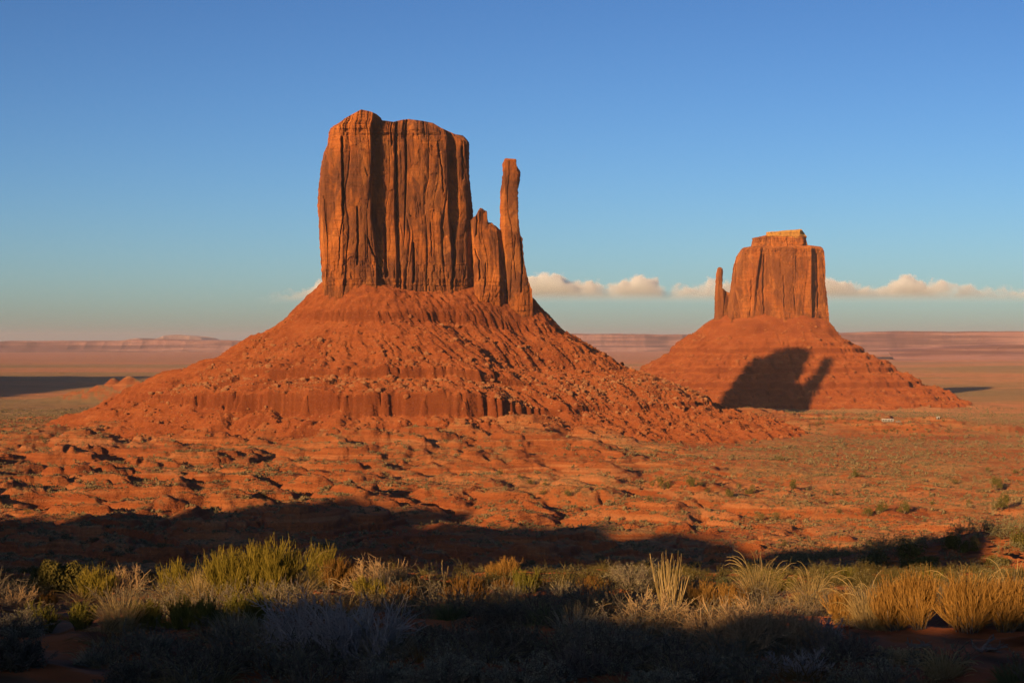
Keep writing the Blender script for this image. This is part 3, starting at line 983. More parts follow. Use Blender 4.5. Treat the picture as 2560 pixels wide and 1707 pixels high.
# ------------------------------------------------------------------ boulders
def ico(sub):
    t = (1 + 5 ** 0.5) / 2
    v = [(-1, t, 0), (1, t, 0), (-1, -t, 0), (1, -t, 0), (0, -1, t), (0, 1, t), (0, -1, -t), (0, 1, -t), (t, 0, -1), (t, 0, 1), (-t, 0, -1), (-t, 0, 1)]
    f = [(0, 11, 5), (0, 5, 1), (0, 1, 7), (0, 7, 10), (0, 10, 11), (1, 5, 9), (5, 11, 4), (11, 10, 2), (10, 7, 6), (7, 1, 8),
         (3, 9, 4), (3, 4, 2), (3, 2, 6), (3, 6, 8), (3, 8, 9), (4, 9, 5), (2, 4, 11), (6, 2, 10), (8, 6, 7), (9, 8, 1)]
    v = [tuple(np.array(p) / np.linalg.norm(p)) for p in v]
    for _ in range(sub):
        cache, nf = {}, []

        def mid(a, b):
            k = (min(a, b), max(a, b))
            if k not in cache:
                m = np.array(v[a]) + np.array(v[b])
                v.append(tuple(m / np.linalg.norm(m)))
                cache[k] = len(v) - 1
            return cache[k]
        for a, b, c in f:
            x, y, z = mid(a, b), mid(b, c), mid(c, a)
            nf += [(a, x, z), (b, y, x), (c, z, y), (x, y, z)]
        f = nf
    return np.array(v), np.array(f)


def rock_shape(rng, sub):
    """an angular block: a sphere cut flat by random planes"""
    v, f = ico(sub)
    v = v.copy()
    for _ in range(9):
        nrm = rng.normal(size=3)
        nrm /= np.linalg.norm(nrm)
        c = rng.uniform(0.45, 0.85)
        h = v @ nrm
        v = v - np.clip(h - c, 0, None)[:, None] * nrm[None, :]
    v = v * np.array([rng.uniform(0.8, 1.25), rng.uniform(0.8, 1.25), rng.uniform(0.55, 0.9)])
    v = v + rng.normal(size=v.shape) * 0.03
    return v, f


def merge_instances(name, templates, choice, pos, scale, rotz, mat, kind='stuff', squash=None):
    VS, FS, off = [], [], 0
    for k, (v, f) in enumerate(templates):
        idx = np.where(choice == k)[0]
        if not len(idx):
            continue
        c, s_ = np.cos(rotz[idx])[:, None], np.sin(rotz[idx])[:, None]
        sc = scale[idx][:, None]
        vx = (v[None, :, 0] * c - v[None, :, 1] * s_) * sc
        vy = (v[None, :, 0] * s_ + v[None, :, 1] * c) * sc
        vz = np.broadcast_to(v[None, :, 2], vx.shape) * sc * (1 if squash is None else squash[idx][:, None])
        P = np.stack([vx, vy, vz], -1) + pos[idx][:, None, :]
        VS.append(P.reshape(-1, 3))
        FS.append((f[None, :, :] + (np.arange(len(idx)) * len(v))[:, None, None]).reshape(-1, f.shape[1]) + off)
        off += len(idx) * len(v)
    o = mesh_obj(name, np.concatenate(VS), np.concatenate(FS), mat)
    o['kind'] = kind
    return o


def build_boulders():
    rng = np.random.RandomState(5)
    n = 420000
    x = rng.uniform(-470, 330, n)
    y = rng.uniform(1380, 1960, n)
    dl, an = capsule(x, y, WA, WB, WR)
    z = talus_height(x, y, 'w')
    g = H(x, y)
    w = np.zeros(n)
    pale_zone = sst(122, 136, dl) * sst(190, 178, dl)
    w += 0.45 * pale_zone * (0.15 + 0.85 * sst(-0.1, 0.3, perlin(x / 55, y / 40, 201)))
    w += 0.30 * sst(50, 70, dl) * sst(130, 110, dl) * sst(-0.1, 0.35, perlin(x / 60, y / 45, 203))
    w += 0.30 * sst(40, 90, dl) * sst(280, 220, dl) * sst(0.9, 1.5, an)
    w += 0.10 * sst(15, 30, dl) * sst(250, 190, dl)
    w += 0.10 * sst(188, 200, dl) * sst(300, 220, dl)
    front = y < 1745 + 0.85 * (x + 140) + 25
    zz = np.maximum(z, g)
    keep = (rng.rand(n) < w * 0.42) & front & (dl > 6)
    x, y, zz, dl, an = x[keep], y[keep], zz[keep], dl[keep], an[keep]
    m = len(x)
    size = 0.50 * (1 - rng.rand(m)) ** (-0.42)
    size = np.clip(size, 0.50, 3.0)
    print('boulders', m, flush=True)
    pale = ((dl > 115) & (dl < 195) & (rng.rand(m) < 0.7)) | (rng.rand(m) < 0.08)
    order = np.argsort(-size / np.hypot(x, y))
    big, rest = order[:240], order[240:]
    pos = np.stack([x, y, zz + 0.15 * size], -1)
    rot = rng.uniform(0, 6.28, m)
    tl = [rock_shape(rng, 1) for _ in range(10)]
    ch = rng.randint(0, 10, m)
    lo = [(v, f) for v, f in (rock_shape(rng, 0) for _ in range(8))]
    lo = [(v, f) for v, f in lo]
    for p, nm, mt in ((True, 'rubble', M_BOULDER_PALE), (False, 'rubble', M_BOULDER)):
        idx = rest[pale[rest] == p]
        merge_instances(nm, lo, ch[idx] % 8, pos[idx], size[idx], rot[idx], mt)
    groups = {
        'pale': ('pale tan boulder lying above the fluted lower cliff band of the large butte', 'pale boulders above the lower cliff band'),
        'right': ('orange boulder lying on the long right flank of the large butte', 'orange boulders on the right flank'),
        'mid': ('orange boulder lying on the scree slope below the cliffs of the large butte', 'orange boulders on the scree'),
        'foot': ('boulder lying below the fluted lower cliff band at the foot of the large butte', 'boulders at the foot of the butte'),
    }
    meshes = {}
    for i in big:
        if dl[i] > 188:
            key = 'foot'
        elif pale[i] and 115 < dl[i]:
            key = 'pale'
        elif an[i] > 1.1:
            key = 'right'
        else:
            key = 'mid'
        mt = M_BOULDER_PALE if pale[i] else M_BOULDER
        mk = (int(ch[i]), bool(pale[i]))
        if mk not in meshes:
            o = mesh_obj('boulder', tl[mk[0]][0], tl[mk[0]][1], mt)
            meshes[mk] = o
        else:
            o = meshes[mk].copy()
            COL.objects.link(o)
        o.location = pos[i]
        o.scale = (size[i],) * 3
        o.rotation_euler = (0, 0, rot[i])
        tag(o, groups[key][0], 'boulder', groups[key][1])


build_boulders()


def build_far_rubble():
    rng = np.random.RandomState(15)
    n = 16000
    x = rng.uniform(190, 800, n)
    y = rng.uniform(2780, 3120, n)
    dl, an = capsule(x, y, EA, EB, ER)
    z = talus_height(x, y, 'e')
    k = (dl > 8) & (dl < 235) & (z > H(x, y)) & (rng.rand(n) < 0.35 + 0.6 * perlin(x / 60, y / 60, 211))
    x, y, z = x[k], y[k], z[k]
    s_ = np.clip(0.8 * (1 - rng.rand(len(x))) ** (-0.4), 0.8, 4.5)
    tl = [rock_shape(rng, 0) for _ in range(6)]
    merge_instances('rubble', tl, rng.randint(0, 6, len(x)), np.stack([x, y, z + 0.1 * s_], -1), s_, rng.uniform(0, 6.28, len(x)), M_BOULDER)


build_far_rubble()

# ------------------------------------------------------------------ valley scrub
M_SCRUB = mat_simple('valley_scrub', (0.10, 0.08, 0.04), (0.33, 0.24, 0.12), 0.02)
M_SCRUB_BIG = mat_simple('valley_scrub_large', (0.085, 0.07, 0.03), (0.24, 0.17, 0.075), 0.8)
M_JUNI = mat_simple('juniper_leaf', (0.075, 0.07, 0.016), (0.19, 0.155, 0.04), 0.6)
M_BARK = mat_simple('bark', (0.10, 0.06, 0.035), (0.20, 0.13, 0.08), 3.0)


def dome(rng, n, r_leaf, lobes=5, squat=0.75, fill=0.55):
    """leaf-clump faces spread through an uneven crown of unit radius standing on z = 0"""
    c = rng.normal(size=(lobes, 3)) * np.array([0.42, 0.42, 0.22]) + np.array([0, 0, 0.5])
    rad = rng.uniform(0.32, 0.6, lobes)
    k = rng.randint(0, lobes, n)
    d = rng.normal(size=(n, 3))
    d /= np.linalg.norm(d, axis=1)[:, None]
    rr = rad[k] * rng.uniform(fill, 1.0, n) ** 0.5
    p = c[k] + d * rr[:, None]
    p[:, 2] *= squat / 0.75
    p[:, 2] = np.abs(p[:, 2])
    a = np.cross(d, rng.normal(size=(n, 3)))
    a /= np.linalg.norm(a, axis=1)[:, None]
    b = np.cross(d, a) + 0.6 * rng.normal(size=(n, 3))
    b /= np.linalg.norm(b, axis=1)[:, None]
    s = (r_leaf * rng.uniform(0.6, 1.4, n))[:, None]
    V = np.stack([p - a * s - b * s * 0.6, p + a * s - b * s * 0.5, p + b * s * 1.1 + d * s * 0.3], 1)
    return V.reshape(-1, 3), np.arange(3 * n).reshape(-1, 3)


def build_valley_scrub():
    rng = np.random.RandomState(8)
    # candidate ground points spread evenly over what the lens sees
    n = 300000
    u = rng.uniform(-60, 2620, n)
    d = np.exp(rng.uniform(np.log(330), np.log(3000), n))
    x = (u - CU) / F * d
    z = H(x, d)
    e = 2.0
    sl = np.hypot((H(x + e, d) - z) / e, (H(x, d + e) - z) / e)
    dl, an = capsule(x, d, WA, WB, WR)
    cl = 0.5 + 0.9 * perlin(x / 110, d / 130, 301) + 0.45 * perlin(x / 30, d / 34, 303) + 0.25 * sst(-0.02, -0.12, x / d) * sst(1500, 1100, d)
    w = sst(0.15, 0.85, cl) * sst(0.42, 0.16, sl) * sst(210, 330, dl)
    w = np.maximum(w, 0.32 * sst(0.4, 0.12, sl) * sst(170, 300, dl))
    w = w * (1 + 0.6 * sst(0.0, -0.15, x / d))
    w = w * np.interp(d, [330, 700, 1200, 2000, 3000], [0.5, 0.6, 0.8, 1.0, 0.9])
    keep = rng.rand(n) < w * 0.62
    x, d, z, u = x[keep], d[keep], z[keep], u[keep]
    m = len(x)
    size = np.clip(0.42 * (1 - rng.rand(m)) ** (-0.36), 0.42, 1.75) * np.interp(d, [600, 1200, 2600], [1.1, 1.35, 1.8])
    print('valley shrubs', m, flush=True)
    vis = size / d
    vis = np.where(d < 520, 0, vis)
    order = np.argsort(-vis)
    big, rest = order[:280], order[280:]
    pos = np.stack([x, d, z - 0.08], -1)
    rot = rng.uniform(0, 6.28, m)
    tem = [dome(rng, 16, 0.34, 4, 0.62, 0.7) for _ in range(10)]
    merge_instances('undergrowth', tem, rng.randint(0, 10, m)[rest], pos[rest], size[rest], rot[rest], M_SCRUB)
    pro = []
    for k in range(8):
        V, Fc = dome(rng, 170, 0.13, 6, 0.65, 0.5)
        pro.append(mesh_obj('shrub', V, Fc, M_SCRUB_BIG))
    used = set()
    for i in big:
        k = rng.randint(0, 8)
        if k not in used:
            o = pro[k]
            used.add(k)
        else:
            o = pro[k].copy()
            COL.objects.link(o)
        o.location = pos[i]
        o.scale = (size[i],) * 3
        o.rotation_euler = (0, 0, rot[i])
        lit = d[i] > 900
        if lit:
            tag(o, 'small tan desert shrub growing on the sunlit flats below the large butte', 'shrub', 'desert shrubs on the sunlit flats')
        else:
            tag(o, 'small grey desert shrub growing on the darker near part of the valley floor', 'shrub', 'desert shrubs on the near valley floor')
    for k in range(8):
        if k not in used:
            bpy.data.objects.remove(pro[k])


build_valley_scrub()


def tube_strip(pts, rad):
    """pts (N,K,3), rad (N,K) -> verts and quads of three-sided tapering stems"""
    N, K = pts.shape[:2]
    t = np.gradient(pts, axis=1)
    t /= np.linalg.norm(t, axis=2)[..., None] + 1e-9
    ref = np.where(np.abs(t[..., 2:3]) > 0.9, np.array([1.0, 0, 0]), np.array([0, 0, 1.0]))
    a = np.cross(t, ref)
    a /= np.linalg.norm(a, axis=2)[..., None] + 1e-9
    b = np.cross(t, a)
    ring = []
    for k in range(3):
        th = k * 2 * np.pi / 3
        ring.append(pts + rad[..., None] * (a * np.cos(th) + b * np.sin(th)))
    V = np.stack(ring, 2).reshape(-1, 3)
    i = np.arange(N)[:, None, None] * K * 3
    j = np.arange(K - 1)[None, :, None] * 3
    k = np.arange(3)[None, None, :]
    k2 = (k + 1) % 3
    Fq = np.stack([i + j + k, i + j + k2, i + j + 3 + k2, i + j + 3 + k], -1).reshape(-1, 4)
    return V, Fq


def juniper(name, label, loc, r, h, group, seed, n=900, trunk_show=0.25):
    rng = np.random.RandomState(seed)
    t = thing(name, label, 'juniper bush', loc, group)
    V, Fc = dome(rng, n, 0.055 + 3.5 / n, 9, 0.75, 0.45)
    V = V * np.array([r, r, h / 1.15]) + np.array([0, 0, h * trunk_show * 0.35])
    mesh_obj('crown', V, Fc, M_JUNI, t)
    k = 5
    pts = np.zeros((k, 5, 3))
    tt = np.linspace(0, 1, 5)
    for q in range(k):
        a = rng.uniform(0, 6.28)
        e = np.array([math.cos(a) * r * 0.45, math.sin(a) * r * 0.45, h * 0.6])
        pts[q] = tt[:, None] * e[None, :] + rng.normal(size=(5, 3)) * 0.03 * r
        pts[q][0] = 0
    V, Fc = tube_strip(pts, np.linspace(0.09, 0.03, 5)[None, :] * r * np.ones((k, 1)))
    mesh_obj('trunk', V, Fc, M_BARK, t)
    return t


def build_junipers():
    # positions read from the photograph: column, row of the foot, width, all in photo pixels
    near = [
        (2142, 1192, 26, 'round green juniper alone on the orange flat, highest on the slope at right', None),
        (1660, 1223, 34, 'wide green juniper, the left one of two growing in line on the scrub flat', None),
        (1727, 1217, 28, 'green juniper next to the wide one on the scrub flat below the right flank', None),
        (1823, 1242, 26, 'small green juniper in front of a dark hollow, below the right flank', None),
        (1875, 1235, 24, 'small green juniper with a dark shadow pointing right, middle of the flats', None),
        (1982, 1222, 26, 'brownish juniper bush standing apart on the bare middle of the flats', None),
        (2490, 1226, 34, 'green juniper near the right edge above the one with a bare trunk', None),
        (2504, 1276, 44, 'largest juniper with a visible pale trunk near the right edge', None),
        (2171, 1292, 26, 'green juniper, lowest of a loose row above the rounded orange hillocks', None),
        (2206, 1280, 30, 'green juniper in the middle of a loose row above the orange hillocks', None),
        (2262, 1283, 34, 'green juniper at the right end of a loose row above the orange hillocks', None),
    ]
    small = [(1952, 1152, 18), (1363, 1214, 16), (1326, 1209, 20), (1357, 1237, 20), (1420, 1240, 26), (2085, 1237, 18), (2385, 1210, 20),
             (2467, 1180, 18), (2540, 1184, 18), (1940, 1300, 28), (1902, 1300, 24), (1623, 1251, 18), (1770, 1232, 18), (1748, 1212, 18),
             (1845, 1220, 20), (2424, 1262, 18), (2096, 1282, 18), (1250, 1185, 18), (1300, 1195, 16), (660, 1245, 14), (105, 1098, 16),
             (330, 1170, 14), (70, 1285, 18), (2330, 1262, 16)]
    sd = 900
    for (u, v, w, lab, g) in near:
        x, d, z = ray_hit(u, v, 500)
        r = w / 2 / F * d
        juniper('juniper', lab, (x, d, z - 0.1), r, r * 1.55, g, sd, 1100, 0.8 if 'trunk' in lab else 0.25)
        sd += 1
    for (u, v, w) in small:
        x, d, z = ray_hit(u, v, 500)
        r = w / 2 / F * d
        juniper('juniper', 'small round green bush scattered on the scrub flats beyond the shaded ground', (x, d, z - 0.1), r, r * 1.4,
                'small green bushes on the flats', sd, 420)
        sd += 1
    rng = np.random.RandomState(77)
    for k in range(70):
        u = rng.choice([rng.normal(2180, 70), rng.normal(2330, 60), rng.normal(2080, 60), rng.uniform(1990, 2560)])
        v = {0: rng.normal(1060, 12), 1: rng.normal(1082, 9)}[int(u > 2200)] if u < 2400 else rng.normal(1068, 18)
        if u > 2600 or v < 1036:
            continue
        x, d, z = ray_hit(u, v, 900)
        if d > 2950:
            continue
        r = rng.uniform(5, 12) / 2 / F * d
        juniper('juniper', 'tiny dark green bush on the pale plain near the white buildings at right', (x, d, z - 0.1), r, r * 1.4,
                'dark bushes on the plain at right', sd, 160)
        sd += 1


build_junipers()

# ------------------------------------------------------------------ the small homestead on the plain
M_WHITE = mat_simple('white_paint', (0.27, 0.245, 0.22), (0.38, 0.35, 0.31), 0.3, 0.6, False, 0.0, 0.3)
M_ROOFW = mat_simple('pale_roof', (0.42, 0.39, 0.36), (0.52, 0.49, 0.45), 0.3, 0.7, False)
M_DARKGL = mat_simple('dark_glass', (0.02, 0.022, 0.03), (0.03, 0.03, 0.04), 1.0, 0.2, False, 0.0, 0.5)
M_TYRE = mat_simple('tyre_rubber', (0.02, 0.02, 0.02), (0.03, 0.03, 0.03), 1.0, 0.9, False)


def boxes(name, lst, mat, parent):
    VS, FS = [], []
    q = np.array([(0, 2, 3, 1), (4, 5, 7, 6), (0, 1, 5, 4), (2, 6, 7, 3), (0, 4, 6, 2), (1, 3, 7, 5)])
    for k, (x0, x1, y0, y1, z0, z1) in enumerate(lst):
        VS += [(x, y, z) for z in (z0, z1) for y in (y0, y1) for x in (x0, x1)]
        FS.append(q + 8 * k)
    return mesh_obj(name, np.array(VS, dtype=float), np.concatenate(FS), mat, parent)


def build_homestead():
    x, d, z = ray_hit(2219, 1055, 900)
    h = thing('mobile_home', 'long low white mobile home standing on the plain at right', 'mobile home', (x, d, z))
    boxes('wall', [(-6.2, 6.2, -2, 2, 0.3, 2.7)], M_WHITE, h)
    V = np.array([(-6.4, -2.2, 2.702), (6.4, -2.2, 2.702), (6.4, 2.2, 2.702), (-6.4, 2.2, 2.702), (-6.4, 0, 3.5), (6.4, 0, 3.5)])
    mesh_obj('roof', V, [np.array([(0, 1, 5, 4), (2, 3, 4, 5), (0, 3, 2, 1)]), np.array([(0, 4, 3), (1, 2, 5)])], M_ROOFW, h)
    for wx in (-4.6, -2.2, 3.6):
        boxes('window', [(wx - 0.6, wx + 0.6, -2.05, -2.003, 1.3, 2.2)], M_DARKGL, h)
    boxes('door', [(0.6, 1.5, -2.05, -2.003, 0.32, 2.25)], M_DARKGL, h)
    x, d, z = ray_hit(2246, 1056, 900)
    t = thing('pickup_truck', 'white pickup truck parked right of the white mobile home', 'pickup truck', (x, d, z))
    boxes('body', [(-2.7, 2.7, -0.95, 0.95, 0.45, 1.1), (-0.4, 1.2, -0.88, 0.88, 1.102, 1.8)], M_WHITE, t)
    boxes('window', [(-0.25, 1.05, -0.9, -0.883, 1.2, 1.7)], M_DARKGL, t)
    a = np.linspace(0, 2 * np.pi, 17)[:-1]
    for wx in (-1.7, 1.7):
        for wy in (-0.9, 0.72):
            V = np.concatenate([np.stack([wx + 0.38 * np.cos(a), 0 * a + wy + k, 0.38 + 0.38 * np.sin(a)], -1) for k in (0, 0.2)])
            i = np.arange(16)
            mesh_obj('wheel', V, [np.stack([i, (i + 1) % 16, 16 + (i + 1) % 16, 16 + i], -1), np.array([list(range(16))]), np.array([list(range(31, 15, -1))])], M_TYRE, t)
    x, d, z = ray_hit(2345, 1049, 900)
    sh = thing('shed', 'tiny white shed standing alone on the plain right of the mobile home', 'shed', (x, d, z))
    boxes('wall', [(-1.6, 1.6, -1.4, 1.4, 0, 2.3)], M_WHITE, sh)
    V = np.array([(-1.8, -1.6, 2.302), (1.8, -1.6, 2.302), (1.8, 1.6, 2.302), (-1.8, 1.6, 2.302), (-1.8, 0, 3.0), (1.8, 0, 3.0)])
    mesh_obj('roof', V, [np.array([(0, 1, 5, 4), (2, 3, 4, 5), (0, 3, 2, 1)]), np.array([(0, 4, 3), (1, 2, 5)])], M_ROOFW, sh)
    boxes('door', [(-0.5, 0.5, -1.45, -1.403, 0.05, 2.0)], M_DARKGL, sh)


build_homestead()

# ------------------------------------------------------------------ foreground plants
M_BROOM = mat_simple('broom_stem_green', (0.15, 0.125, 0.014), (0.42, 0.32, 0.06), 3.0, transl=0.25)
M_BROOM_DK = mat_simple('broom_stem_olive', (0.13, 0.125, 0.02), (0.27, 0.23, 0.045), 3.0, transl=0.2)
M_RUST = mat_simple('broom_stem_rust', (0.26, 0.125, 0.022), (0.56, 0.32, 0.09), 3.0, transl=0.2)
M_BROWN = mat_simple('broom_stem_brown', (0.16, 0.08, 0.02), (0.30, 0.16, 0.045), 3.0, transl=0.15)
M_STRAW = mat_simple('dry_grass_straw', (0.40, 0.28, 0.10), (0.66, 0.50, 0.24), 3.0, transl=0.3)
M_GREYGRASS = mat_simple('dry_grass_grey', (0.30, 0.25, 0.15), (0.58, 0.49, 0.31), 3.0, transl=0.2)
M_GREENGRASS = mat_simple('grass_green', (0.11, 0.14, 0.05), (0.24, 0.25, 0.10), 3.0, transl=0.25)
M_TWIG = mat_simple('grey_twig', (0.30, 0.255, 0.21), (0.54, 0.47, 0.40), 3.0)
M_TWIG_TAN = mat_simple('tan_twig', (0.34, 0.21, 0.10), (0.58, 0.40, 0.21), 3.0)
M_TWIG_DK = mat_simple('dark_twig', (0.13, 0.095, 0.07), (0.27, 0.21, 0.15), 3.0)
M_LEAF_DK = mat_simple('dark_leaf', (0.085, 0.075, 0.045), (0.18, 0.15, 0.09), 3.0, transl=0.1)
M_LEAF_GREY = mat_simple('grey_leaf', (0.26, 0.235, 0.14), (0.44, 0.39, 0.24), 3.0, transl=0.15)
M_LEAF_TAN = mat_simple('tan_leaf', (0.34, 0.25, 0.11), (0.58, 0.45, 0.23), 3.0, transl=0.25)
M_DRIFT = mat_simple('bleached_wood', (0.17, 0.12, 0.09), (0.30, 0.23, 0.18), 4.0)


def unit(v):
    return v / (np.linalg.norm(v, axis=-1, keepdims=True) + 1e-9)


def arcs(rng, P, D, L, K, up=0.0, wander=0.08, droop=0.0):
    """curved stems from P along D: up pulls the tip upwards, droop bends it down"""
    N = len(P)
    pts = np.zeros((N, K, 3))
    pts[:, 0] = P
    d = unit(D).copy()
    for k in range(1, K):
        f = k / (K - 1)
        d = d + rng.normal(size=(N, 3)) * wander
        d[:, 2] += up / K - droop * f * f / K * 3
        d = unit(d)
        pts[:, k] = pts[:, k - 1] + d * (L / (K - 1))[:, None]
    return pts


def kids(rng, pts, n, lo, hi):
    """n points on given stems, with the stem direction there"""
    N, K = pts.shape[:2]
    i = rng.randint(0, N, n)
    f = rng.uniform(lo, hi, n) * (K - 1)
    k = np.minimum(f.astype(int), K - 2)
    a, b = pts[i, k], pts[i, k + 1]
    return a + (b - a) * (f - k)[:, None], unit(b - a)


def stems(name, parts, mat, parent):
    VS, FS, off = [], [], 0
    for pts, r0, r1 in parts:
        N, K = pts.shape[:2]
        rad = np.linspace(r0, r1, K)[None, :] * np.ones((N, 1))
        V, Fq = tube_strip(pts, rad)
        VS.append(V)
        FS.append(Fq + off)
        off += len(V)
    return mesh_obj(name, np.concatenate(VS), np.concatenate(FS), mat, parent)


def leaf_faces(rng, pos, size, name, mat, parent, aspect=2.2):
    n = len(pos)
    a = unit(rng.normal(size=(n, 3)))
    b = unit(np.cross(a, rng.normal(size=(n, 3))))
    s = (size * rng.uniform(0.6, 1.3, n))[:, None]
    V = np.stack([pos, pos + a * s * 0.5 + b * s * 0.5 / aspect, pos + a * s, pos + a * s * 0.5 - b * s * 0.5 / aspect], 1)
    return mesh_obj(name, V.reshape(-1, 3), np.arange(4 * n).reshape(-1, 4), mat, parent)


def base_disc(rng, n, w, h, spread, tilt):
    """stem feet in a disc with outward-leaning directions"""
    a = rng.uniform(0, 2 * np.pi, n)
    r = np.sqrt(rng.rand(n))
    P = np.stack([np.cos(a) * r * w * 0.5 * spread, np.sin(a) * r * w * 0.5 * spread, -0.03 + 0 * r], -1)
    D = np.stack([np.cos(a) * r * tilt, np.sin(a) * r * tilt, 1 + 0 * r], -1) + rng.normal(size=(n, 3)) * 0.10
    return P, D, r


def p_broom(t, w, h, rng, mat, dens=1.0, px=0.0035):
    tilt = w / h * 0.55
    P, D, r = base_disc(rng, 44, w, h, 0.45, tilt)
    L = h * rng.uniform(0.25, 0.74, 44) * (1 - 0.15 * r)
    m = arcs(rng, P, D, L, 6, 0.3, 0.13)
    n1 = int(330 * dens)
    P1, D1 = kids(rng, m, n1, 0.25, 1.0)
    L1 = h * rng.uniform(0.22, 0.5, n1)
    c1 = arcs(rng, P1, D1 + rng.normal(size=(n1, 3)) * 0.36 + np.array([0, 0, 0.3]), L1, 5, 0.6, 0.09)
    n2 = int(2300 * dens)
    P2, D2 = kids(rng, c1, n2, 0.1, 0.9)
    L2 = h * rng.uniform(0.07, 0.26, n2)
    c2 = arcs(rng, P2, D2 + rng.normal(size=(n2, 3)) * 0.34 + np.array([0, 0, 0.3]), L2, 4, 0.5, 0.09)
    stems('stems', [(m, px * 1.8, px * 1.1)], M_TWIG_DK, t)
    stems('foliage', [(c1, px, px * 0.6), (c2, px * 0.75, px * 0.45)], mat, t)


def p_grass(t, w, h, rng, mat, dens=1.0, heads=0, px=0.0022, droop=0.9):
    n = int(520 * dens)
    P, D, r = base_disc(rng, n, w, h, 0.38, w / h * 0.7)
    L = h * rng.uniform(0.35, 1.12, n) * (1 - 0.15 * r)
    b = arcs(rng, P, D, L, 7, 0.15, 0.05, droop * 0.5)
    n2 = int(160 * dens)
    P2, D2, r2 = base_disc(rng, n2, w, h, 0.5, w / h * 1.6)
    L2 = h * rng.uniform(0.3, 0.85, n2)
    b2 = arcs(rng, P2, D2, L2, 7, 0.1, 0.07, droop * 1.5)
    stems('blades', [(b, px, px * 0.3), (b2, px, px * 0.3)], mat, t)
    if heads:
        P, D, r = base_disc(rng, heads, w, h, 0.4, w / h * 0.45)
        L = h * rng.uniform(0.95, 1.4, heads)
        s = arcs(rng, P, D, L, 12, 0.1, 0.05, 1.6 * droop)
        k = s[:, -4:]
        stems('seed_stalks', [(s, px * 1.0, px * 0.6), (k, px * 1.7, px * 0.7)], M_STRAW, t)


def p_twig(t, w, h, rng, mat, dens=1.0, px=0.0032, flat=0.0, leaves=None, leaf_n=0, leaf_s=0.014, fine=1.0):
    n = int(34 * dens)
    P, D, r = base_disc(rng, n, w, h, 0.25, w / h * 0.85 + flat)
    L = np.hypot(h, w * 0.5 * r) * rng.uniform(0.5, 0.85, n)
    m = arcs(rng, P, D, L, 6, 0.1, 0.16)
    n1 = int(200 * dens)
    P1, D1 = kids(rng, m, n1, 0.2, 1.0)
    c1 = arcs(rng, P1, D1 + rng.normal(size=(n1, 3)) * 0.45 + np.array([0, 0, 0.12]), h * rng.uniform(0.18, 0.48, n1), 5, 0.2, 0.15)
    n2 = int(1000 * dens * fine)
    P2, D2 = kids(rng, c1, n2, 0.1, 1.0)
    c2 = arcs(rng, P2, D2 + rng.normal(size=(n2, 3)) * 0.55 + np.array([0, 0, 0.12]), h * rng.uniform(0.07, 0.24, n2), 4, 0.15, 0.15)
    for c in (m, c1, c2):
        c[..., 2] = np.where(c[..., 2] < 0.005, np.abs(c[..., 2]) * 0.3 + (c[..., 2] > -1) * 0.0, c[..., 2])
    m[:, 0, 2] = -0.03
    stems('twigs' if leaves is not None or dens else 'twigs', [(m, px * 1.9, px * 1.1), (c1, px * 1.05, px * 0.7), (c2, px * 0.7, px * 0.4)], mat, t)
    if leaves is not None:
        Pl, _ = kids(rng, c2, leaf_n, 0.15, 1.0)
        leaf_faces(rng, Pl + rng.normal(size=Pl.shape) * 0.006, leaf_s, 'leaves', leaves, t)


def p_stalk(t, w, h, rng):
    P, D, r = base_disc(rng, 3, w * 0.3, h, 0.3, 0.12)
    s = arcs(rng, P, D, h * np.array([1.0, 0.8, 0.6]), 8, 0.2, 0.04)
    k = s[:, 3:]
    stems('stem', [(s, 0.004, 0.0025)], M_STRAW, t)
    P2, D2 = kids(rng, k, 26, 0.0, 0.95)
    c = arcs(rng, P2, D2 + rng.normal(size=(26, 3)) * 0.25, h * rng.uniform(0.05, 0.13, 26), 3, 0.3, 0.05)
    stems('seed_head', [(c, 0.004, 0.002)], M_STRAW, t)


def p_tall(t, w, h, rng):
    n = 90
    P, D, r = base_disc(rng, n, w, h, 0.7, w / h * 0.25)
    L = h * rng.uniform(0.45, 1.05, n) ** 1.0
    s = arcs(rng, P, D, L, 8, 0.2, 0.035, 0.1)
    stems('blades', [(s, 0.0045, 0.0015)], M_STRAW, t)
    top = s[: 30, 4:]
    stems('seed_stalks', [(top, 0.006, 0.003)], M_STRAW, t)


def p_drift(t, w, h, rng):
    n = 4
    a = rng.uniform(-0.5, 0.5, n) + rng.choice([0, math.pi], n)
    P = np.stack([rng.normal(size=n) * w * 0.1, rng.normal(size=n) * w * 0.1, 0.02 + 0 * a], -1)
    D = np.stack([np.cos(a), np.sin(a) * 0.7, 0.35 + 0.2 * rng.rand(n)], -1)
    m = arcs(rng, P, D, w * rng.uniform(0.4, 0.7, n), 8, -0.25, 0.28)
    P1, D1 = kids(rng, m, 12, 0.2, 0.95)
    c = arcs(rng, P1, D1 + rng.normal(size=(12, 3)) * 0.6 + np.array([0, 0, 0.3]), w * rng.uniform(0.12, 0.32, 12), 6, 0.0, 0.25)
    for q in (m, c):
        q[..., 2] = np.maximum(q[..., 2], 0.008)
    for q in range(n):
        stems('branch', [(m[q:q + 1], 0.016, 0.006)], M_DRIFT, t)
    for q in range(12):
        stems('twig', [(c[q:q + 1], 0.007, 0.003)], M_DRIFT, t)


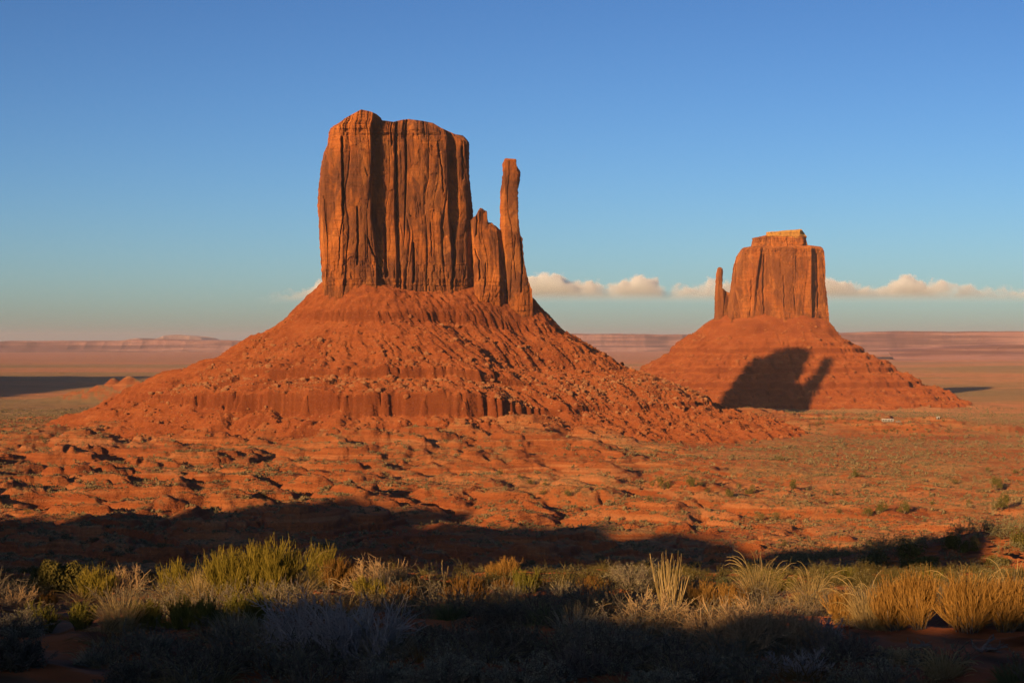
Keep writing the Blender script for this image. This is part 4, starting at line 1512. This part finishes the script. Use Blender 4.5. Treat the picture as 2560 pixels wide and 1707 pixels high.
BUILD = {
    'broom': lambda t, w, h, r: p_broom(t, w, h, r, M_BROOM),
    'broom_big': lambda t, w, h, r: p_broom(t, w, h, r, M_BROOM, 2.2),
    'olive': lambda t, w, h, r: p_broom(t, w, h, r, M_BROOM_DK),
    'rust': lambda t, w, h, r: p_broom(t, w, h, r, M_RUST, 1.6, 0.0026),
    'brown': lambda t, w, h, r: p_broom(t, w, h, r, M_BROWN),
    'straw': lambda t, w, h, r: p_grass(t, w, h, r, M_STRAW, 1.0, 0),
    'straw_arch': lambda t, w, h, r: p_grass(t, w, h, r, M_STRAW, 0.9, 26, droop=1.15),
    'grey_grass': lambda t, w, h, r: p_grass(t, w, h, r, M_GREYGRASS, 0.9, 6, droop=0.7),
    'low_grass': lambda t, w, h, r: p_grass(t, w, h, r, M_GREYGRASS, 1.3, 0, droop=0.8),
    'green_grass': lambda t, w, h, r: p_grass(t, w, h, r, M_GREENGRASS, 0.8, 0, droop=0.5),
    'twig': lambda t, w, h, r: p_twig(t, w, h, r, M_TWIG, 1.3, fine=1.0),
    'twig_tan': lambda t, w, h, r: p_twig(t, w, h, r, M_TWIG_TAN, 1.0),
    'tumble': lambda t, w, h, r: p_twig(t, w, h, r, M_TWIG_TAN, 2.6, px=0.003, flat=0.3),
    'twig_dark': lambda t, w, h, r: p_twig(t, w, h, r, M_TWIG_DK, 1.6),
    'mound': lambda t, w, h, r: p_twig(t, w, h, r, M_TWIG_DK, 1.7, leaves=M_LEAF_DK, leaf_n=9000, leaf_s=0.017, flat=0.3),
    'leafy_grey': lambda t, w, h, r: p_twig(t, w, h, r, M_TWIG_DK, 1.5, leaves=M_LEAF_GREY, leaf_n=6500, leaf_s=0.015, flat=0.2),
    'leafy_tan': lambda t, w, h, r: p_twig(t, w, h, r, M_TWIG_TAN, 1.2, leaves=M_LEAF_TAN, leaf_n=4500, leaf_s=0.015),
    'stalk': p_stalk, 'tall': p_tall, 'drift': p_drift,
}
KIND = {'broom': ('broom_bush', 'broom bush'), 'broom_big': ('broom_bush', 'broom bush'), 'olive': ('broom_bush', 'broom bush'),
        'rust': ('broom_bush', 'broom bush'), 'brown': ('broom_bush', 'broom bush'), 'straw': ('grass_tuft', 'grass tuft'),
        'straw_arch': ('grass_tuft', 'grass tuft'), 'grey_grass': ('grass_tuft', 'grass tuft'), 'low_grass': ('grass_tuft', 'grass tuft'),
        'green_grass': ('grass_tuft', 'grass tuft'), 'twig': ('dry_bush', 'dry bush'), 'twig_tan': ('dry_bush', 'dry bush'),
        'tumble': ('dry_bush', 'dry bush'), 'twig_dark': ('dry_bush', 'dry bush'), 'mound': ('desert_shrub', 'shrub'),
        'leafy_grey': ('desert_shrub', 'shrub'), 'leafy_tan': ('desert_shrub', 'shrub'), 'stalk': ('grass_stalk', 'grass stalk'),
        'tall': ('grass_tuft', 'grass tuft'), 'drift': ('dead_branch', 'dead branch')}
# centre column, foot row, top row, width in photo pixels; kind; label
PLANTS = [
    (245, 1500, 1408, 100, 'broom', 'yellow green broom bush second from the left beside the round juniper'),
    (322, 1490, 1415, 80, 'twig_tan', 'pale twiggy dead bush leaning against the yellow green broom near the juniper'),
    (302, 1578, 1468, 120, 'straw', 'pale sunlit grass tuft in front of the broom bush nearest the juniper'),
    (365, 1570, 1490, 90, 'olive', 'dark olive broom bush just right of the pale grass tuft at lower left'),
    (205, 1570, 1500, 70, 'olive', 'small olive broom bush just left of the pale grass tuft at lower left'),
    (440, 1500, 1400, 125, 'broom', 'yellow green broom bush on the left shoulder of the tall sunlit clump'),
    (497, 1510, 1415, 70, 'straw', 'pale grass tuft between the left shoulder and the crest of the sunlit clump'),
    (590, 1515, 1366, 150, 'broom_big', 'large yellow green broom bush forming the left half of the clump crest'),
    (672, 1515, 1352, 150, 'broom_big', 'tallest yellow green broom bush at the crest of the sunlit clump'),
    (478, 1568, 1480, 185, 'olive', 'wide olive broom bush with a dark foot under the sunlit clump'),
    (622, 1560, 1470, 130, 'olive', 'olive broom bush in front of the tallest broom bushes'),
    (730, 1505, 1385, 120, 'straw_arch', 'pale grass tuft with long arching stalks at the right end of the clump crest'),
    (799, 1470, 1358, 74, 'broom', 'narrow upright yellow green broom bush right of the arching pale grass'),
    (842, 1475, 1388, 80, 'brown', 'brownish broom bush between the narrow green broom and the tan twiggy bush'),
    (937, 1485, 1390, 130, 'twig_tan', 'tan twiggy bush with orange light on top at the right end of the clump'),
    (925, 1500, 1432, 110, 'broom', 'low yellow green broom bush at the foot of the tan twiggy bush'),
    (796, 1655, 1478, 260, 'twig', 'big grey leafless bush fanning out below the sunlit clump'),
    (905, 1662, 1492, 200, 'twig', 'grey leafless bush right of the biggest grey fan shaped bush'),
    (965, 1650, 1530, 140, 'grey_grass', 'pale grey grass tuft in the shade right of the grey leafless bushes'),
    (585, 1595, 1505, 125, 'grey_grass', 'thin pale grass tuft standing in the shade below the sunlit clump'),
    (660, 1600, 1520, 90, 'grey_grass', 'small thin pale grass tuft left of the big grey leafless bush'),
    (383, 1622, 1568, 95, 'low_grass', 'small pale grey grass tuft on the sand at lower left'),
    (232, 1658, 1606, 110, 'low_grass', 'low rounded grey green grass mound on the sand at lower left'),
    (520, 1692, 1590, 200, 'mound', 'dark rounded shrub below the thin pale grass at lower left'),
    (345, 1718, 1650, 200, 'mound', 'dark shrub cut by the bottom edge beside the bare sand path'),
    (100, 1580, 1500, 140, 'olive', 'shaded dark olive broom bush below the round juniper'),
    (45, 1515, 1468, 120, 'twig_tan', 'low dry tan bush left of the round juniper at the picture edge'),
    (115, 1516, 1474, 70, 'brown', 'low brown broom bush directly below the round juniper'),
    (22, 1665, 1575, 130, 'mound', 'dark green shrub at the left edge above the sand path'),
    (40, 1590, 1520, 110, 'leafy_grey', 'grey green shrub at the left edge under the dry tan bush'),
    (1236, 1448, 1402, 55, 'rust', 'left half of a pair of small glowing orange broom bushes in the centre'),
    (1272, 1446, 1390, 50, 'rust', 'right and taller half of a pair of small glowing orange broom bushes'),
    (1318, 1482, 1416, 110, 'olive', 'dark olive broom bush just right of the glowing orange pair'),
    (1262, 1478, 1440, 90, 'brown', 'dark brown broom bush under the glowing orange pair'),
    (1167, 1512, 1432, 125, 'brown', 'brown broom bush left of and below the glowing orange pair'),
    (1052, 1490, 1436, 95, 'rust', 'low rust coloured broom bush right of the tan twiggy bush'),
    (1000, 1510, 1450, 90, 'brown', 'shaded brown broom bush under the rust coloured one'),
    (1113, 1462, 1396, 14, 'stalk', 'single thin upright grass stalk standing alone against the dark valley'),
    (1124, 1545, 1488, 90, 'green_grass', 'dull green grass spray in the middle of the shade'),
    (1259, 1575, 1498, 175, 'mound', 'almost black rounded shrub in the middle of the shaded foreground'),
    (1125, 1628, 1545, 155, 'mound', 'almost black shrub left of and below the rounded black shrub'),
    (1275, 1640, 1562, 160, 'mound', 'dark low shrub directly below the rounded black shrub'),
    (1366, 1560, 1495, 85, 'green_grass', 'dull green grass spray right of the rounded black shrub'),
    (1437, 1600, 1500, 105, 'grey_grass', 'pale thin grass tuft in the shade right of the green spray'),
    (1585, 1476, 1402, 110, 'leafy_grey', 'dark leafy shrub on the skyline of the bank, left of the tall straw stalks'),
    (1487, 1476, 1432, 80, 'brown', 'dark brown bush on the bank left of the dark leafy shrub'),
    (1410, 1486, 1440, 80, 'grey_grass', 'greyish grass tuft on the bank right of the orange pair'),
    (1540, 1520, 1470, 110, 'green_grass', 'low green grass patch under the dark leafy bank shrub'),
    (1676, 1535, 1380, 62, 'tall', 'tall bundle of upright straw stalks rising right of centre'),
    (1642, 1608, 1484, 150, 'leafy_tan', 'sunlit tan leafy bush in front of the tall straw stalks'),
    (1700, 1620, 1540, 90, 'leafy_tan', 'smaller tan leafy bush at the right foot of the sunlit tan one'),
    (1525, 1668, 1530, 200, 'leafy_grey', 'wide grey shrub in the shade left of the sunlit tan leafy bush'),
    (1317, 1716, 1634, 230, 'leafy_grey', 'grey shrub cut by the bottom edge in the middle'),
    (1120, 1704, 1618, 190, 'leafy_grey', 'grey shrub cut by the bottom edge left of the middle'),
    (1440, 1690, 1610, 170, 'twig_dark', 'dark twiggy bush at the bottom between two grey shrubs'),
    (960, 1706, 1640, 160, 'leafy_grey', 'grey green shrub at the bottom under the grey leafless bushes'),
    (1830, 1628, 1498, 190, 'tumble', 'tangled pale tan dry bush, left half of the biggest one at right'),
    (1945, 1626, 1500, 190, 'tumble', 'tangled pale tan dry bush, right half of the biggest one at right'),
    (1900, 1515, 1402, 90, 'straw_arch', 'straw grass with long bent stalks behind the tangled tan bush'),
    (2027, 1510, 1418, 110, 'straw_arch', 'straw grass drooping like a fountain right of the tangled tan bush'),
    (1756, 1518, 1450, 100, 'rust', 'rust broom bush right of the tall straw stalks'),
    (1830, 1520, 1450, 80, 'rust', 'rust broom bush behind the left half of the tangled tan bush'),
    (2105, 1560, 1465, 60, 'rust', 'rust broom bush between the straw fountain and the glowing orange clump'),
    (2177, 1570, 1446, 110, 'straw_arch', 'pale straw tuft on the left side of the glowing orange clump at right'),
    (2238, 1575, 1436, 85, 'rust', 'glowing orange broom bush, left one of the clump at right'),
    (2296, 1572, 1428, 75, 'rust', 'glowing orange broom bush, right one of the clump at right'),
    (2418, 1580, 1422, 120, 'rust', 'widest glowing orange broom bush near the right edge'),
    (2510, 1580, 1430, 85, 'rust', 'glowing orange broom bush cut by the right edge'),
    (2425, 1560, 1424, 120, 'straw_arch', 'straw grass with arching stalks over the widest orange bush'),
    (2530, 1566, 1420, 100, 'straw_arch', 'straw grass with arching stalks at the right edge'),
    (2100, 1648, 1560, 190, 'twig_dark', 'dark leafless tangle in the shade right of the tangled tan bush'),
    (2040, 1600, 1530, 130, 'twig', 'grey leafless bush between the tangled tan bush and the dark tangle'),
    (1990, 1690, 1620, 170, 'twig', 'grey leafless bush in the shade under the tangled tan bush'),
    (1790, 1690, 1618, 190, 'leafy_grey', 'grey leafy shrub in the shade under the tangled tan bush'),
    (2222, 1656, 1610, 80, 'leafy_tan', 'small tan leafy bush with lit tips, left of a pair at bottom right'),
    (2285, 1658, 1608, 100, 'leafy_tan', 'small tan leafy bush with lit tips, right of a pair at bottom right'),
    (2196, 1712, 1642, 250, 'leafy_grey', 'wide grey shrub at the bottom edge under the lit tan pair'),
    (1640, 1712, 1650, 180, 'leafy_grey', 'dim grey shrub at the bottom edge under the tan leafy bush'),
    (2312, 1618, 1572, 90, 'drift', 'bleached dead branch on the sand below the glowing orange clump'),
    (2458, 1628, 1566, 110, 'drift', 'bleached dead branch on the sand below the widest orange bush'),
    (2360, 1690, 1612, 110, 'straw_arch', 'few arching straw stalks on bare sand at bottom right'),
    (2535, 1705, 1636, 110, 'green_grass', 'greenish grass tuft in the bottom right corner'),
    (1928, 1478, 1418, 190, 'olive', 'dark olive mass on the bank behind the straw with bent stalks'),
    (2105, 1460, 1408, 130, 'olive', 'dark olive bush on the bank behind the straw fountain'),
    (1790, 1470, 1426, 130, 'green_grass', 'dim green grass patch on the bank right of the tall straw stalks'),
    (2330, 1470, 1420, 100, 'olive', 'dim olive bush behind the gap between the orange clumps'),
]


def build_foreground():
    for k, (u, vb, vt, w, kind, lab) in enumerate(PLANTS):
        x, d, z = ray_hit(u, vb, 6, 60)
        rng = np.random.RandomState(500 + k)
        nm, cat = KIND[kind]
        t = thing(nm, lab, cat, (x, d, z - 0.01))
        m = d / F
        BUILD[kind](t, w * m * (0.85 if KIND[kind][1] == 'broom bush' else 1.0), (vb - vt) * m * 1.05, rng)
    # the round juniper on the slope at left
    x, d, z = ray_hit(142, 1472, 6, 60)
    m = d / F
    juniper('juniper', 'round sunlit juniper bush standing alone at the far left of the foreground', (x, d, z - 0.05), 52 * m, 80 * m, None, 3, 5200, 0.1)
    # shaded bushes on the slope at right
    for k, (u, v, w, h, lab) in enumerate([
            (2372, 1372, 50, 40, 'olive bush with a lit top on the shaded slope at right, left of two'),
            (2420, 1378, 52, 40, 'olive bush with a lit top on the shaded slope at right, right of two'),
            (2544, 1364, 60, 44, 'olive bush with a lit top cut by the right edge on the shaded slope'),
            (2195, 1412, 90, 36, 'dark low bush at the left foot of the shaded slope at right'),
            (2275, 1388, 70, 40, 'dark round bush halfway up the shaded slope at right'),
            (2310, 1420, 110, 44, 'widest dark bush low on the shaded slope at right'),
            (2480, 1412, 70, 30, 'dark low bush near the right edge on the shaded slope')]):
        x, d, z = ray_hit(u, v, 45, 400)
        m = d / F
        juniper('desert_bush', lab, (x, d, z - 0.05), w / 2 * m, h * m, None, 40 + k, 1500, 0.0)['category'] = 'bush'


build_foreground()


def build_understory():
    rng = np.random.RandomState(31)
    n = 6800
    u = rng.uniform(-900, 3500, n)
    d = np.exp(rng.uniform(np.log(9.0), np.log(38), n))
    x = (u - CU) / F * d
    # the bare sand path at lower left and the bare patch at right stay open
    path = (d < 13.5) & (u < 430 - (d - 9) * 60)
    bare = (u > 2230) & (u < 2700) & (d < 15) & (rng.rand(n) < 0.8)
    w = 0.32 + 0.9 * perlin(x / 2.2, d / 3.1, 401) + 0.12 * sst(14, 18, d) - 0.55 * sst(22, 30, d) * (u < 1200) + 0.3 * sst(24, 30, d) * (u > 1200)
    keep = (rng.rand(n) < w) & ~path & ~bare
    x, d = x[keep], d[keep]
    z = H(x, d)
    # larger scrub on the shaded slope at right
    ns = 190
    ds = rng.uniform(84, 128, ns)
    xs = (rng.uniform(1880, 2640, ns) - CU) / F * ds
    nf_ = len(x)
    x, d, z = np.concatenate([x, xs]), np.concatenate([d, ds]), np.concatenate([z, H(xs, ds)])
    dim_grass = mat_simple('dim_dry_grass', (0.20, 0.145, 0.06), (0.42, 0.31, 0.14), 3.0, transl=0.2)
    dim_sage = mat_simple('dim_sage_leaf', (0.17, 0.155, 0.085), (0.32, 0.28, 0.15), 3.0, transl=0.1)
    dark_twig = mat_simple('old_dark_twig', (0.09, 0.07, 0.05), (0.24, 0.19, 0.13), 3.0)
    back = mat_simple('back_scrub_stem', (0.07, 0.062, 0.016), (0.17, 0.125, 0.04), 3.0)
    mats = {'undergrowth': dark_twig, 'sagebrush': dim_sage, 'dry_grass': dim_grass, 'dry_scrub': M_BROWN, 'low_scrub': back}
    parts = {k: [[], [], 0] for k in mats}

    def put(key, V, Fq, i):
        p = parts[key]
        p[0].append(V + np.array([x[i], d[i], z[i] - 0.01]))
        p[1].append(Fq + p[2])
        p[2] += len(V)
    for i in range(len(x)):
        kind = rng.rand() if d[i] < 23 else rng.uniform(0.3, 0.75)
        far = 0.6 + 0.4 * min(max((d[i] - 9) / 9, 0), 1) - 0.25 * min(max((d[i] - 20) / 8, 0), 1)
        w_, h_ = rng.uniform(0.16, 0.5) * far, rng.uniform(0.09, 0.34) * far
        if i >= nf_:
            w_, h_, kind = rng.uniform(0.6, 1.6), rng.uniform(0.4, 1.0), 0.8
        if kind < 0.42:
            P, D, r = base_disc(rng, 60, w_, h_, 0.4, 1.1)
            c = arcs(rng, P, D, h_ * rng.uniform(0.5, 1.3, 60), 4, 0.1, 0.08, 0.8)
            V, Fq = tube_strip(c, np.linspace(0.0027, 0.0009, 4)[None] * np.ones((60, 1)))
            put(('dry_grass' if kind < 0.26 else 'dry_scrub') if d[i] < 21 else 'low_scrub', V, Fq, i)
        else:
            P, D, r = base_disc(rng, 20, w_, h_, 0.3, 1.3)
            m = arcs(rng, P, D, h_ * rng.uniform(0.6, 1.2, 20), 4, 0.1, 0.2)
            P1, D1 = kids(rng, m, 80, 0.2, 1)
            c = arcs(rng, P1, D1 + rng.normal(size=(80, 3)) * 0.55, h_ * rng.uniform(0.2, 0.55, 80), 4, 0.25, 0.2)
            V, Fq = tube_strip(np.concatenate([m, c]), np.linspace(0.003, 0.0015, 4)[None] * np.ones((100, 1)))
            put('undergrowth' if d[i] < 21 else 'low_scrub', V, Fq, i)
            if kind > 0.6:
                Pl, _ = kids(rng, c, 240, 0.1, 1.0)
                a = unit(rng.normal(size=(240, 3)) + np.array([0, 0, 0.5]))
                b = unit(np.cross(a, rng.normal(size=(240, 3))))
                s_ = 0.018 if i < nf_ else 0.08
                Q = np.stack([Pl, Pl + a * s_ * 0.5 + b * s_ * 0.25, Pl + a * s_, Pl + a * s_ * 0.5 - b * s_ * 0.25], 1)
                put('sagebrush', Q.reshape(-1, 3), np.arange(960).reshape(-1, 4), i)
    for key, (vs, fs, _) in parts.items():
        o = mesh_obj(key, np.concatenate(vs), np.concatenate(fs), mats[key])
        o['kind'] = 'stuff'


build_understory()
